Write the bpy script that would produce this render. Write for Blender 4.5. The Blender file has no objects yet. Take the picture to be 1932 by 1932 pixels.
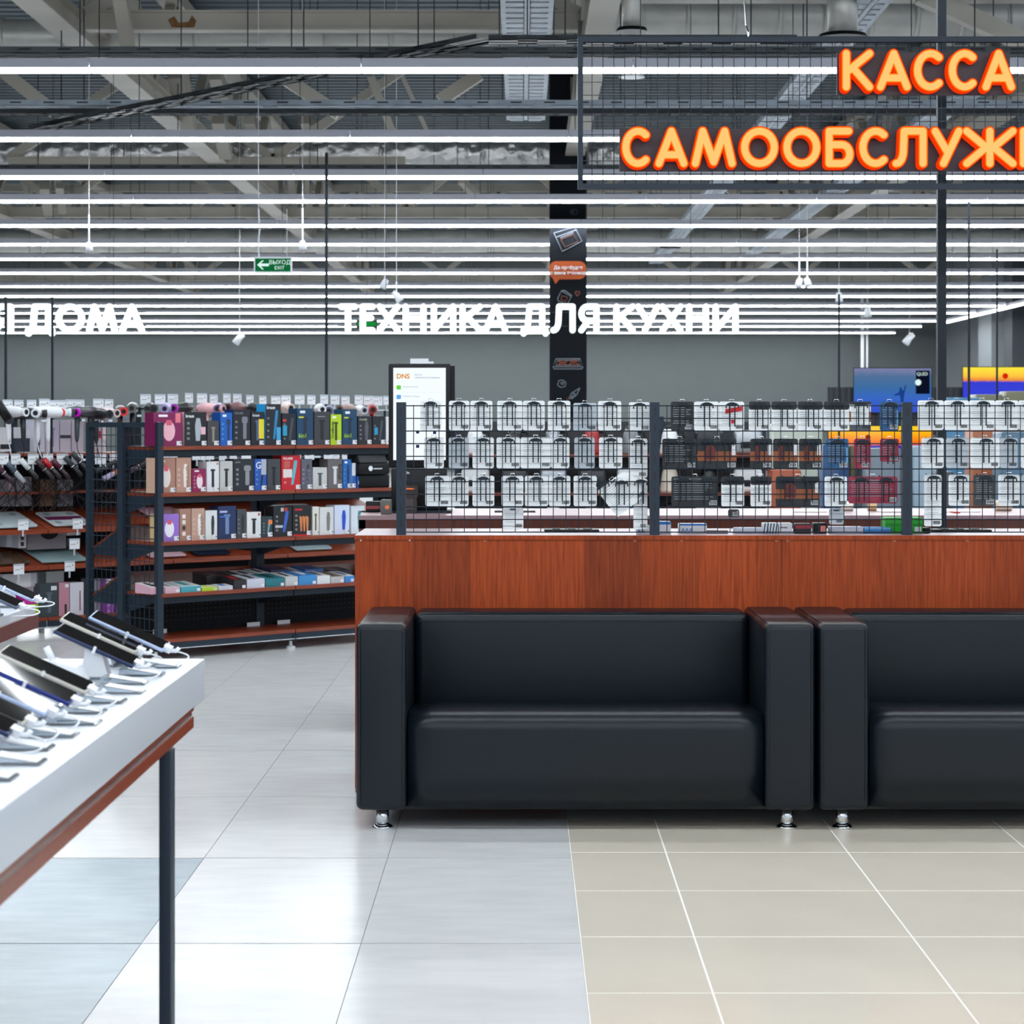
import bpy, bmesh, math, random
from mathutils import Vector, Matrix
random.seed(7)
S = bpy.context.scene
C = S.collection
F = 4220.0; VX = 985.0; VY = 800.0; EYE = 1.4
# ---------------------------------------------------------------- camera
cd = bpy.data.cameras.new('camera'); cam = bpy.data.objects.new('camera', cd); C.objects.link(cam)
cam.location = (0, 0, EYE); cam.rotation_euler = (math.pi / 2, 0, 0)
cd.sensor_width = 36; cd.lens = F / 1932 * 36
cd.shift_x = -(VX - 966) / 1932; cd.shift_y = (VY - 966) / 1932
cd.clip_end = 200; cd.clip_start = 0.1
cd.dof.use_dof = True; cd.dof.focus_distance = 8.2; cd.dof.aperture_fstop = 10
S.camera = cam
# ---------------------------------------------------------------- world and exposure
w = bpy.data.worlds.new('world'); S.world = w; w.use_nodes = True
w.node_tree.nodes['Background'].inputs[0].default_value = (0.75, 0.87, 1.0, 1)
w.node_tree.nodes['Background'].inputs[1].default_value = 0.95
S.view_settings.view_transform = 'Standard'; S.view_settings.look = 'None'
S.view_settings.exposure = 0.12; S.view_settings.gamma = 1.0
S.view_settings.use_curve_mapping = False
TUBE_POWER = 34.0

def lin(c):
    return tuple((v / 255 / 12.92) if v / 255 <= 0.04045 else ((v / 255 + 0.055) / 1.055) ** 2.4 for v in c)
# ---------------------------------------------------------------- materials
MC = {}
def mat(name, rgb, rough=0.5, metal=0.0, emit=None, es=1.0, noise=0, nscale=8.0, bump=0, stretch=None, spec=None, alpha=None):
    if name in MC: return MC[name]
    m = bpy.data.materials.new(name); m.use_nodes = True
    nt = m.node_tree; b = nt.nodes['Principled BSDF']
    c = lin(rgb) + (1,)
    b.inputs['Base Color'].default_value = c
    b.inputs['Roughness'].default_value = rough; b.inputs['Metallic'].default_value = metal
    if spec is not None: b.inputs['Specular IOR Level'].default_value = spec
    if emit:
        b.inputs['Emission Color'].default_value = lin(emit) + (1,); b.inputs['Emission Strength'].default_value = es
    if alpha is not None: b.inputs['Alpha'].default_value = alpha
    if noise or bump:
        tc = nt.nodes.new('ShaderNodeTexCoord'); mp = nt.nodes.new('ShaderNodeMapping')
        nt.links.new(tc.outputs['Object'], mp.inputs[0])
        if stretch: mp.inputs['Scale'].default_value = stretch
        n = nt.nodes.new('ShaderNodeTexNoise'); n.inputs['Scale'].default_value = nscale
        n.inputs['Detail'].default_value = 5; nt.links.new(mp.outputs[0], n.inputs[0])
        if noise:
            r = nt.nodes.new('ShaderNodeValToRGB')
            lo = tuple(max(0, v * (1 - noise)) for v in c[:3]) + (1,); hi = tuple(min(1, v * (1 + noise)) for v in c[:3]) + (1,)
            r.color_ramp.elements[0].color = lo; r.color_ramp.elements[0].position = 0.3
            r.color_ramp.elements[1].color = hi; r.color_ramp.elements[1].position = 0.7
            nt.links.new(n.outputs[0], r.inputs[0]); nt.links.new(r.outputs[0], b.inputs['Base Color'])
        if bump:
            bp = nt.nodes.new('ShaderNodeBump'); bp.inputs['Strength'].default_value = bump
            bp.inputs['Distance'].default_value = 0.01
            nt.links.new(n.outputs[0], bp.inputs['Height']); nt.links.new(bp.outputs[0], b.inputs['Normal'])
    MC[name] = m
    return m
def glow(name, rgb, s):
    if name in MC: return MC[name]
    m = bpy.data.materials.new(name); m.use_nodes = True; nt = m.node_tree; nt.nodes.clear()
    e = nt.nodes.new('ShaderNodeEmission'); o = nt.nodes.new('ShaderNodeOutputMaterial')
    e.inputs[0].default_value = lin(rgb) + (1,); e.inputs[1].default_value = s
    nt.links.new(e.outputs[0], o.inputs[0]); MC[name] = m
    return m
def flat(rgb, rough=0.5):
    return mat('paint_%02x%02x%02x' % tuple(rgb), rgb, rough)
def woodmat(name, rgb, rgb2, bands=0, rough=0.35, axis=0):
    m = mat(name, rgb, rough); nt = m.node_tree; b = nt.nodes['Principled BSDF']
    tc = nt.nodes.new('ShaderNodeTexCoord'); mp = nt.nodes.new('ShaderNodeMapping')
    nt.links.new(tc.outputs['Object'], mp.inputs[0])
    sc = [[38, 38, 1.6], [1.6, 38, 38], [38, 1.6, 38]][axis]
    mp.inputs['Scale'].default_value = sc
    n = nt.nodes.new('ShaderNodeTexNoise'); n.inputs['Scale'].default_value = 3; n.inputs['Detail'].default_value = 6
    n.inputs['Distortion'].default_value = 0.6
    nt.links.new(mp.outputs[0], n.inputs[0])
    r = nt.nodes.new('ShaderNodeValToRGB')
    r.color_ramp.elements[0].position = 0.32; r.color_ramp.elements[1].position = 0.7
    r.color_ramp.elements[0].color = lin(rgb2) + (1,); r.color_ramp.elements[1].color = lin(rgb) + (1,)
    nt.links.new(n.outputs[0], r.inputs[0])
    last = r.outputs[0]
    if bands:
        sx = nt.nodes.new('ShaderNodeSeparateXYZ'); nt.links.new(tc.outputs['Object'], sx.inputs[0])
        mu = nt.nodes.new('ShaderNodeMath'); mu.operation = 'MULTIPLY'; mu.inputs[1].default_value = bands
        nt.links.new(sx.outputs[0], mu.inputs[0])
        fl = nt.nodes.new('ShaderNodeMath'); fl.operation = 'FLOOR'; nt.links.new(mu.outputs[0], fl.inputs[0])
        wn = nt.nodes.new('ShaderNodeTexWhiteNoise'); wn.noise_dimensions = '1D'; nt.links.new(fl.outputs[0], wn.inputs['W'])
        mr = nt.nodes.new('ShaderNodeMapRange'); mr.inputs[3].default_value = 0.72; mr.inputs[4].default_value = 1.18
        nt.links.new(wn.outputs[0], mr.inputs[0])
        mx = nt.nodes.new('ShaderNodeVectorMath'); mx.operation = 'SCALE'
        nt.links.new(last, mx.inputs[0]); nt.links.new(mr.outputs[0], mx.inputs['Scale']); last = mx.outputs[0]
    nt.links.new(last, b.inputs['Base Color'])
    return m
STEEL = mat('slate_steel', (36, 48, 60), 0.5, spec=0.3)
STEELD = mat('slate_steel_dark', (24, 33, 42), 0.55, spec=0.3)
PEG = mat('charcoal_steel', (20, 22, 27), 0.7, spec=0.2)
WIRE = mat('wire_steel', (28, 38, 50), 0.5, spec=0.3)
BLACK = mat('black_plastic', (11, 12, 14), 0.45, spec=0.3)
WHITE = mat('white_plastic', (232, 234, 238), 0.35)
PAPER = mat('white_paper', (226, 228, 232), 0.6)
CHROME = mat('chrome', (210, 212, 215), 0.12, 1.0)
LEATH = mat('black_leatherette', (8, 17, 26), 0.36, noise=0.12, nscale=30, bump=0.04, spec=0.34)
SEAM = mat('seam_thread', (30, 32, 36), 0.6)
WOODF = woodmat('orange_walnut_laminate', (166, 70, 25), (128, 48, 14), bands=4.6, rough=0.5)
WOODF.node_tree.nodes['Principled BSDF'].inputs['Specular IOR Level'].default_value = 0.25
WOODT = mat('walnut_worktop', (150, 122, 126), 0.35, noise=0.08, nscale=20, stretch=(1, 12, 1))
WOODD = woodmat('dark_walnut_edge', (96, 44, 28), (74, 30, 18), rough=0.4, axis=0)
WOODS = woodmat('shelf_cherry', (150, 68, 38), (112, 44, 24), rough=0.4, axis=1)
BEAM = mat('beige_steel', (168, 162, 150), 0.55, noise=0.12, nscale=1.5)
FOIL = mat('foil_insulation', (196, 194, 192), 0.22, 0.8, noise=0.1, nscale=5, bump=0.5)
FOIL.node_tree.nodes['Bump'].inputs['Distance'].default_value = 0.06
DUCTM = mat('duct_foil_smooth', (206, 203, 196), 0.4, 0.35, noise=0.12, nscale=3, bump=0.4)
TRAY = mat('galvanised_tray', (150, 160, 170), 0.5, 0.3, noise=0.15, nscale=6)
TRAYD = mat('dark_cable_tray', (50, 54, 58), 0.6, 0.2)
HOUS = mat('light_housing', (196, 196, 206), 0.5)
TUBE = glow('tube_diffuser', (243, 250, 255), TUBE_POWER)
WALL = mat('grey_wall', (108, 114, 113), 0.8, noise=0.03, nscale=2)
WALLR = mat('pale_wall', (128, 132, 136), 0.8)

# ---------------------------------------------------------------- mesh builder
class MB:
    def __init__(s): s.v = []; s.f = []; s.mi = []; s.cur = 0
    def quad(s, a, b, c, d):
        i = len(s.v); s.v += [tuple(a), tuple(b), tuple(c), tuple(d)]; s.f.append((i, i+1, i+2, i+3)); s.mi.append(s.cur); return s
    def box(s, x0, y0, z0, x1, y1, z1, mtx=None):
        i = len(s.v)
        p = [(x0,y0,z0),(x1,y0,z0),(x1,y1,z0),(x0,y1,z0),(x0,y0,z1),(x1,y0,z1),(x1,y1,z1),(x0,y1,z1)]
        if mtx is not None: p = [tuple(mtx @ Vector(q)) for q in p]
        s.v += p
        for f in ((0,3,2,1),(4,5,6,7),(0,1,5,4),(1,2,6,5),(2,3,7,6),(3,0,4,7)):
            s.f.append(tuple(i+k for k in f)); s.mi.append(s.cur)
        return s
    def bar(s, a, b, w, h, up=(0, 0, 1)):
        a = Vector(a); b = Vector(b); d = (b - a); L = d.length; d.normalize()
        u = Vector(up)
        if abs(d.dot(u)) > 0.98: u = Vector((0, 1, 0))
        x = d.cross(u).normalized(); z = x.cross(d)
        i = len(s.v)
        for q in (a, b):
            for sx, sz in ((-1,-1),(1,-1),(1,1),(-1,1)):
                s.v.append(tuple(q + x * sx * w / 2 + z * sz * h / 2))
        for f in ((3,2,1,0),(4,5,6,7),(0,1,5,4),(1,2,6,5),(2,3,7,6),(3,0,4,7)):
            s.f.append(tuple(i+k for k in f)); s.mi.append(s.cur)
        return s
    def tube(s, pts, r, n=8, cap=True):
        pts = [Vector(p) for p in pts]; i0 = len(s.v)
        rr = r if isinstance(r, (list, tuple)) else [r] * len(pts)
        prev = None
        for k, p in enumerate(pts):
            d = (pts[min(k+1, len(pts)-1)] - pts[max(k-1, 0)]).normalized()
            if prev is None:
                u = Vector((0, 0, 1)) if abs(d.z) < 0.9 else Vector((1, 0, 0))
                x = d.cross(u).normalized()
            else:
                x = (prev - d * prev.dot(d)).normalized()
            prev = x; z = d.cross(x)
            for j in range(n):
                t = 2 * math.pi * j / n
                s.v.append(tuple(p + (x * math.cos(t) + z * math.sin(t)) * rr[k]))
        for k in range(len(pts) - 1):
            for j in range(n):
                a = i0 + k*n + j; b = i0 + k*n + (j+1) % n
                s.f.append((a, b, b + n, a + n)); s.mi.append(s.cur)
        if cap:
            s.f.append(tuple(i0 + j for j in reversed(range(n)))); s.mi.append(s.cur)
            s.f.append(tuple(i0 + (len(pts)-1)*n + j for j in range(n))); s.mi.append(s.cur)
        return s
    def prism(s, poly, axis, a, b):
        """poly of 2D points extruded along an axis ('y': points are x,z; 'x': points y,z; 'z': points x,y)."""
        i = len(s.v); n = len(poly)
        def P(p, t): return {'y': (p[0], t, p[1]), 'x': (t, p[0], p[1]), 'z': (p[0], p[1], t)}[axis]
        for p in poly: s.v.append(P(p, a))
        for p in poly: s.v.append(P(p, b))
        s.f.append(tuple(i+k for k in range(n))); s.mi.append(s.cur)
        s.f.append(tuple(i+n+k for k in reversed(range(n)))); s.mi.append(s.cur)
        for k in range(n):
            s.f.append((i+k, i+n+k, i+n+(k+1) % n, i+(k+1) % n)); s.mi.append(s.cur)
        return s
    def build(s, name, m, parent=None, smooth=False, loc=None, fix=True):
        me = bpy.data.meshes.new(name); me.from_pydata(s.v, [], s.f)
        ms = m if isinstance(m, (list, tuple)) else [m]
        for q in ms: me.materials.append(q)
        if len(ms) > 1: me.polygons.foreach_set('material_index', s.mi)
        if fix:
            bm = bmesh.new(); bm.from_mesh(me); bmesh.ops.recalc_face_normals(bm, faces=bm.faces); bm.to_mesh(me); bm.free()
        if smooth:
            me.polygons.foreach_set('use_smooth', [p.loop_total <= 4 for p in me.polygons])
        me.update()
        o = bpy.data.objects.new(name, me); C.objects.link(o)
        if parent is not None: o.parent = parent
        if loc: o.location = loc
        return o
def linkdata(name, me, parent=None, loc=(0, 0, 0), rot=None):
    o = bpy.data.objects.new(name, me); C.objects.link(o)
    if parent is not None: o.parent = parent
    o.location = loc
    if rot: o.rotation_euler = rot
    return o
def tag(o, label=None, cat=None, group=None, kind=None):
    if label: o['label'] = label
    if cat: o['category'] = cat
    if group: o['group'] = group
    if kind: o['kind'] = kind
    return o
def thing(name, label, cat, loc=(0, 0, 0), rz=0.0, group=None):
    o = bpy.data.objects.new(name, None); C.objects.link(o); o.location = loc; o.rotation_euler = (0, 0, rz)
    o.empty_display_size = 0.1
    return tag(o, label, cat, group)
def W(px, py, Y):
    return Vector(((px - VX) * Y / F, Y, EYE - (py - VY) * Y / F))
def wx(px, Y): return (px - VX) * Y / F
def wz(py, Y): return EYE - (py - VY) * Y / F
def bevel(o, wd, seg=3, angle=None):
    m = o.modifiers.new('bevel', 'BEVEL'); m.width = wd; m.segments = seg
    m.limit_method = 'ANGLE'; m.angle_limit = math.radians(30)
    o.data.polygons.foreach_set('use_smooth', [True] * len(o.data.polygons))
    return o
TXT = {}
def textmesh(body, size, m, ext=0.0008, align='LEFT', off=0.0):
    key = (body, size, m.name, align, off)
    if key in TXT: return TXT[key]
    cu = bpy.data.curves.new('lettering', 'FONT'); cu.body = body; cu.size = size; cu.extrude = ext; cu.align_x = align
    cu.offset = off; cu.resolution_u = 3
    o = bpy.data.objects.new('lettering', cu); C.objects.link(o)
    dg = bpy.context.evaluated_depsgraph_get(); dg.update()
    me = bpy.data.meshes.new_from_object(o.evaluated_get(dg))
    me.materials.clear(); me.materials.append(m)
    bpy.data.objects.remove(o); bpy.data.curves.remove(cu)
    TXT[key] = me
    return me
def textobj(name, body, size, m, parent, loc, rot=(math.pi/2, 0, 0), **k):
    return linkdata(name, textmesh(body, size, m, **k), parent, loc, rot)

# ================================================================= SETTING
# floor: slab with individual tiles
GROUTW = mat('white_tile_joint', (96, 100, 104), 0.7)
fl = MB()
fl.box(-20, -8, -0.2, 14, 68, -0.008)
floor = fl.build('floor', mat('floor_screed', (150, 153, 156), 0.35, noise=0.04, nscale=1.5)); tag(floor, kind='structure')
TILEW = mat('white_stone_tile', (212, 213, 213), 0.2, noise=0.05, nscale=4, bump=0.06, stretch=(1, 3, 1))
TILEW2 = mat('pale_stone_tile', (206, 208, 209), 0.22, noise=0.06, nscale=4, bump=0.06, stretch=(1, 3, 1))
TILEB = mat('blue_grey_tile', (146, 163, 174), 0.22, noise=0.08, nscale=5, bump=0.08, stretch=(1, 3, 1))
TILET = mat('beige_gloss_tile', (217, 208, 192), 0.14, noise=0.03, nscale=3)
GROUTT = mat('beige_tile_joint', (236, 234, 228), 0.6)
gw = MB(); gw.box(-9.5, 3.2, -0.008, 0.158, 19.0, -0.0018); o = gw.build('grout', GROUTW, floor)
gw = MB(); gw.box(0.158, 3.2, -0.008, 6.2, 8.6, -0.0012); o = gw.build('grout', GROUTT, floor)
def tilemesh(w_, d_, m, j, k=None):
    k = k or j
    me = MB().box(j/2, k/2, -0.008, w_ - j/2, d_ - k/2, 0.0).build('tile', m)
    dd = me.data; bpy.data.objects.remove(me); return dd
tw = [tilemesh(0.592, 1.18, TILEW, 0.002), tilemesh(0.592, 1.18, TILEW2, 0.002)]; tb = tilemesh(0.592, 1.18, TILEB, 0.002)
tt = tilemesh(0.5955, 0.602, TILET, 0.006, 0.010); tth = tilemesh(0.312, 0.602, TILET, 0.006, 0.010)
for i in range(10):
    x = 0.158 - 0.592 * (i + 1)
    for j in range(13):
        y = 3.66 + 1.186 * (j - 0)
        if x + 0.592 < -0.26 * (y + 1.2): continue
        if y > 19: continue
        blue = (i >= 2 and y < 6.5)
        linkdata('tile', tb if blue else tw[(i * 7 + j * 3) % 2 if y > 8 else 0], floor, (x, y, 0))
for j in range(7):
    y = 7.312 - 0.602 * 6 + 0.602 * j
    y2 = y
    linkdata('tile', tth, floor, (0.158, y2, 0))
    for i in range(7):
        x = 0.47 + 0.5955 * i
        if x > 0.26 * (y + 0.6): continue
        linkdata('tile', tt, floor, (x, y2, 0))
# walls
tag(MB().box(-20, 66, 0, 12.2, 66.3, 7).build('wall_back', WALL), kind='structure')
wr = MB().box(12.2, 20, 0, 12.5, 66.3, 7).build('wall_right', WALLR); tag(wr, kind='structure')
MB().box(11.75, 56, 0, 12.2, 57.6, 7).build('pilaster', WALLR, wr)
MB().box(11.75, 48.5, 0, 12.2, 49.2, 7).build('pilaster', mat('grey_pilaster', (150, 152, 156), 0.8), wr)
MB().box(11.9, 54.3, 0, 12.2, 55.2, 7).build('pilaster', mat('dark_pilaster', (60, 64, 70), 0.8), wr)
tag(MB().box(-20.3, 10, 0, -20, 66.3, 7).build('wall_left', WALL), kind='structure')
# ceiling deck with real ribs
DECK = mat('corrugated_deck', (88, 100, 106), 0.5, 0.3)
d = MB(); y = -8.0; k = 0
prof = []
while y < 66:
    prof += [(y, 6.6), (y + 0.13, 6.6), (y + 0.17, 6.7), (y + 0.26, 6.7)]; y += 0.30
i0 = len(d.v)
for (yy, zz) in prof: d.v += [(-20, yy, zz), (14, yy, zz)]
for a in range(len(prof) - 1):
    d.f.append((i0 + 2*a, i0 + 2*a + 1, i0 + 2*a + 3, i0 + 2*a + 2)); d.mi.append(0)
tag(d.build('ceiling', DECK, fix=False), kind='structure')

# ================================================================= CEILING STEEL
rel = 3.6
def roofbeam(X, y0, y1, label, nm='roof_girder', wdt=0.26, z=4.95):
    t = thing(nm, label, 'girder', (X, y0, z))
    MB().box(-wdt/2, 0, 0, wdt/2, y1 - y0, 0.02).box(-0.05, 0, 0.02, 0.05, y1-y0, 0.2).box(-wdt/2, 0, 0.2, wdt/2, y1-y0, 0.22).build('bottom_chord', BEAM, t)
    MB().box(-wdt/2, 0, 1.4, wdt/2, y1 - y0, 1.55).build('top_chord', BEAM, t)
    n = int((y1 - y0) / 1.6)
    for k in range(n):
        a = k * (y1 - y0) / n; b = (k + 1) * (y1 - y0) / n
        if k % 2: a, b = b, a
        MB().bar((0, a, 0.2), (0, b, 1.42), 0.12, 0.1).build('web_strut', BEAM, t)
    return t
roofbeam(-4.15, 12, 62, 'beige steel girder running into the distance above the left shelves')
roofbeam(0.70, 12, 30.2, 'beige steel girder ending at the black column')
roofbeam(-8.95, 25, 62, 'beige steel girder beyond the left edge over the far shop')
roofbeam(5.5, 22, 62, 'beige steel girder running into the distance above the screens')
roofbeam(0.70, 31, 62, 'beige steel girder continuing behind the black column')
def truss(Y, x0, x1, label, z=4.98, hh=0.16, phase=0.0, step=1.5):
    t = thing('roof_truss', label, 'truss', (x0, Y, z))
    L = x1 - x0
    MB().box(0, -0.09, 0, L, 0.09, 0.02).box(0, -0.05, 0.02, L, -0.03, hh).box(0, -0.09, hh, L, 0.09, hh + 0.02).build('bottom_chord', BEAM, t)
    MB().box(0, -0.08, 1.35, L, 0.08, 1.5).build('top_chord', BEAM, t)
    n = max(1, int(L / step))
    for k in range(n):
        a = (k + 0.0) * L / n; b = (k + 1) * L / n
        if k % 2: a, b = b, a
        MB().bar((a, 0, hh), (b, 0, 1.37), 0.12, 0.12, (0, 1, 0)).build('web_strut', BEAM, t)
    return t
_t = truss(20.4, wx(165, 20.4), wx(1090, 20.4), 'nearest beige truss with a rust stain on its chord')
MB().prism([(0.78, 0.02), (0.98, 0.02), (1.0, 0.09), (0.96, 0.14), (0.93, 0.08), (0.84, 0.07), (0.8, 0.13), (0.74, 0.1)], 'y', -0.0515, -0.0505).build('rust_stain', mat('rust', (124, 88, 52), 0.9, noise=0.4, nscale=14), _t)
truss(20.4, wx(1150, 20.4), wx(2100, 20.4), 'beige truss above the orange checkout sign', z=5.25)
truss(30.6, wx(17, 30.6), wx(765, 30.6), 'second beige truss from the camera beside crinkled foil duct', z=4.90, hh=0.13)
truss(38.8, -14, 11.5, 'third beige truss from the camera across the hall')
truss(47.5, -14, 11.5, 'fourth beige truss from the camera across the hall')
truss(56, -14, 11.5, 'farthest beige truss before the grey back wall')
# ducts
def duct(name, label, a, b, r, m, bands=8):
    t = thing(name, label, 'duct', a)
    L = (Vector(b) - Vector(a)); n = 40
    pts = [L * (k / n) for k in range(n + 1)]
    rr = [r * (1 + 0.03 * math.sin(k * 2.1) * (k % 3)) for k in range(n + 1)]
    if m is FOIL:
        q = random.Random(int(abs(a[0]) * 100)); nn = 230; mb = MB(); ring = 30; ph = [q.uniform(0, 6.3) for _ in range(ring)]
        for i in range(nn + 1):
            for j in range(ring):
                an = 2 * math.pi * j / ring
                r2 = r * (1 + 0.05 * math.sin(i * 0.9 + ph[j]) + 0.045 * math.sin(i * 0.37 + j * 1.7) + q.uniform(-0.03, 0.03))
                p_ = L * (i / nn); mb.v.append((p_.x, p_.y + r2 * math.cos(an), p_.z + r2 * math.sin(an)))
        for i in range(nn):
            for j in range(ring):
                u_ = i * ring + j; v_ = i * ring + (j + 1) % ring
                mb.f.append((u_, v_, v_ + ring, u_ + ring)); mb.mi.append(0)
        mb.build('pipe', m, t, smooth=True)
    else:
        MB().tube(pts, rr, 24).build('pipe', m, t, smooth=True)
    for k in range(1, bands):
        p = L * (k / bands); q = p + L.normalized() * 0.05
        MB().tube([p, q], r * 1.06, 24).build('clamp_band', m, t, smooth=True)
    return t
duct('ventilation_duct', 'silver foil covered duct crossing behind the nearest truss', (wx(-120, 22), 22, wz(68, 22)), (wx(1100, 22), 22, wz(72, 22)), 0.17, DUCTM, 10)
duct('ventilation_duct', 'large grey foil duct above the orange checkout sign', (wx(1120, 23), 23, wz(30, 23)), (wx(2150, 23), 23, wz(30, 23)), 0.24, DUCTM, 12)
duct('ventilation_duct', 'crinkled foil duct behind the second truss, left of the black column', (wx(-80, 32), 32, wz(286, 32)), (wx(1036, 32), 32, wz(286, 32)), 0.26, FOIL, 7)
duct('ventilation_duct', 'crinkled foil duct right of the black column', (wx(1110, 32), 32, wz(288, 32)), (wx(2050, 32), 32, wz(288, 32)), 0.26, FOIL, 7)
duct('ventilation_duct', 'long pale duct far off between the third and fourth trusses', (-12, 44, wz(455, 44)), (11, 44, wz(455, 44)), 0.22, DUCTM, 9)
# cable trays: perforated channel = sides + slotted floor
def tray(label, a, b, wd=0.2, h=0.06, m=TRAY, step=0.35, slots=True):
    a = Vector(a); b = Vector(b); d = b - a; L = d.length
    t = thing('cable_tray', label, 'cable tray', a, math.atan2(d.y, d.x))
    mb = MB(); mb.box(0, -wd/2, 0, L, -wd/2 + 0.006, h).box(0, wd/2 - 0.006, 0, L, wd/2, h)
    mb.build('side_rail', m, t)
    n = int(L / step); mb = MB()
    for k in range(n):
        x = k * step
        mb.box(x, -wd/2, 0, x + step * 0.6, wd/2, 0.004)
    mb.box(0, -0.02, 0, L, 0.02, 0.004).box(0, -wd/2, 0, L, -wd/2 + 0.03, 0.004).box(0, wd/2 - 0.03, 0, L, wd/2, 0.004)
    mb.build('perforated_floor', m, t)
    if slots:
        mb = MB()
        for k in range(int(L / 0.3)):
            mb.box(k * 0.3 + 0.1, -wd/2 - 0.002, h * 0.45, k * 0.3 + 0.2, -wd/2, h * 0.7)
        mb.build('slot', BLACK, t)['kind'] = 'stuff'
    for k in range(max(2, int(L / 1.6))):
        x = (k + 0.5) * L / max(2, int(L / 1.6))
        MB().tube([(x, 0, 0), (x, 0, 6.6 - a.z)], 0.006, 6).build('hanger_rod', TRAYD, t)
    return t
tray('galvanised cable tray just above the nearest light row', (wx(-60, 17), 17, wz(104, 17)), (wx(2050, 17), 17, wz(104, 17)), h=0.05, m=TRAYD)
tray('slim cable tray above the second light row', (wx(-60, 20.2), 20.2, wz(202, 20.2)), (wx(2050, 20.2), 20.2, wz(200, 20.2)), h=0.05, m=TRAY)
tray('dark perforated cable tray above the second light row', (wx(-60, 21), 21, wz(216, 21)), (wx(2050, 21), 21, wz(214, 21)), h=0.085, m=TRAYD, step=0.15)
tray('cable tray along the third light row', (wx(-60, 26), 26, wz(322, 26)), (wx(2050, 26), 26, wz(322, 26)), h=0.06, m=TRAYD)
tray('cable tray cutting diagonally over the left light rows', W(75, 245, 21.0), W(922, 80, 16.1), wd=0.24, h=0.035, m=TRAYD)
tray('dark cable tray carrying on level behind the checkout sign', W(922, 80, 16.1), W(1500, 80, 16.1), wd=0.24, h=0.035, m=TRAYD)
def zladder(label, X, y0, y1, z, wd):
    t = thing('cable_ladder', label, 'cable tray', (X, y0, z)); L = y1 - y0
    MB().box(-wd/2, 0, 0, -wd/2 + 0.04, L, 0.07).box(wd/2 - 0.04, 0, 0, wd/2, L, 0.07).box(-0.02, 0, 0, 0.02, L, 0.01).build('side_rail', TRAY, t)
    mb = MB(); k = 0.0
    while k < L:
        mb.box(-wd/2 + 0.04, k, 0, -0.03, k + 0.17, 0.008).box(0.03, k, 0, wd/2 - 0.04, k + 0.17, 0.008)
        k += 0.23
    mb.build('perforated_floor', TRAY, t)
    for yy in (0.15 * L, 0.5 * L, 0.85 * L):
        MB().box(-wd/2 - 0.05, yy, -0.04, wd/2 + 0.05, yy + 0.04, 0).tube([(-wd/2 - 0.03, yy + 0.02, 0), (-wd/2 - 0.03, yy + 0.02, 6.6 - z)], 0.006, 6).tube([(wd/2 + 0.03, yy + 0.02, 0), (wd/2 + 0.03, yy + 0.02, 6.6 - z)], 0.006, 6).build('hanger', TRAYD, t)
zladder('wide perforated cable ladder receding towards the black column', 0.04, 15, 24.3, 4.7, 0.42)
zladder('cable ladder receding diagonally behind the checkout sign letters', 2.75, 16, 46, 4.7, 0.28)
zladder('cable ladder receding at the right side of the hall', 4.6, 20, 46, 4.8, 0.3)
def strut(label, a, b, w_=0.14, h_=0.14):
    t = MB().bar((0, 0, 0), Vector(b) - Vector(a), w_, h_).build('roof_brace', BEAM, None, loc=a); tag(t, label, 'brace')
strut('beige diagonal brace in the top right corner of the roof', W(1735, -10, 18), W(1990, 105, 18))
strut('beige diagonal brace behind the letters at right', W(1932, 190, 24), W(1800, 270, 24), 0.2, 0.2)
strut('beige diagonal brace left of the black column', W(830, 190, 25), W(905, 140, 25))
strut('beige diagonal brace above the far left light rows', W(0, 130, 24), W(100, 210, 24))
strut('beige diagonal brace in the middle behind the angled tray', W(540, 150, 24), W(640, 215, 24))
strut('grey round-ended brace above third light row', W(700, 145, 26), W(745, 262, 26), 0.09, 0.09)
strut('thin grey brace just right of the round-ended one', W(760, 145, 26), W(812, 262, 26), 0.05, 0.05)
for (xa, ya, xb, yb, Y, ww, lb) in ((330, 140, 358, 246, 26, 0.16, 'beige slanted roof post, leftmost of a row of posts'), (406, 140, 426, 192, 27.5, 0.15, 'short beige roof post, second of the row'), (412, 224, 426, 292, 28.5, 0.16, 'beige roof post under the perforated tray, second of the row'),
                        (470, 224, 480, 246, 30, 0.14, 'short beige roof post, third of the row'), (574, 224, 600, 262, 31, 0.15, 'beige leaning post above the second light row'), (226, -10, 242, 92, 19.6, 0.12, 'beige roof post crossing the silver duct at top left'),
                        (84, 350, 92, 400, 37, 0.16, 'far beige roof post at left, first of a pair'), (112, 350, 118, 400, 37, 0.12, 'far beige roof post at left, second of a pair'), (870, 340, 900, 372, 33, 0.1, 'far grey roof brace beside the black column')):
    strut(lb, W(xa, ya, Y), W(xb, yb, Y + 0.6), ww, ww)
# round air diffusers
for (px, py, Y, r, lb) in ((1192, 60, 18, 0.13, 'small round black air diffuser above the sign frame'), (1590, 72, 17.6, 0.2, 'large round black air diffuser behind the first sign word'), (1192, 146, 24, 0.14, 'white round ceiling diffuser seen through the sign mesh')):
    p = W(px, py, Y); t = thing('air_diffuser', lb, 'air vent', p)
    mm = WHITE if 'white' in lb else BLACK
    MB().tube([(0, 0, 0), (0, 0, 0.03)], [r, r * 0.9], 24).build('ring', mm, t, smooth=False)
    MB().tube([(0, 0, 0.03), (0, 0, 0.5)], [r * 0.6, r * 0.6], 20).tube([(0, 0, 0.5), (0, 0, 6.6 - p.z)], 0.006, 6).build('neck', DUCTM, t, smooth=True)

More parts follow.
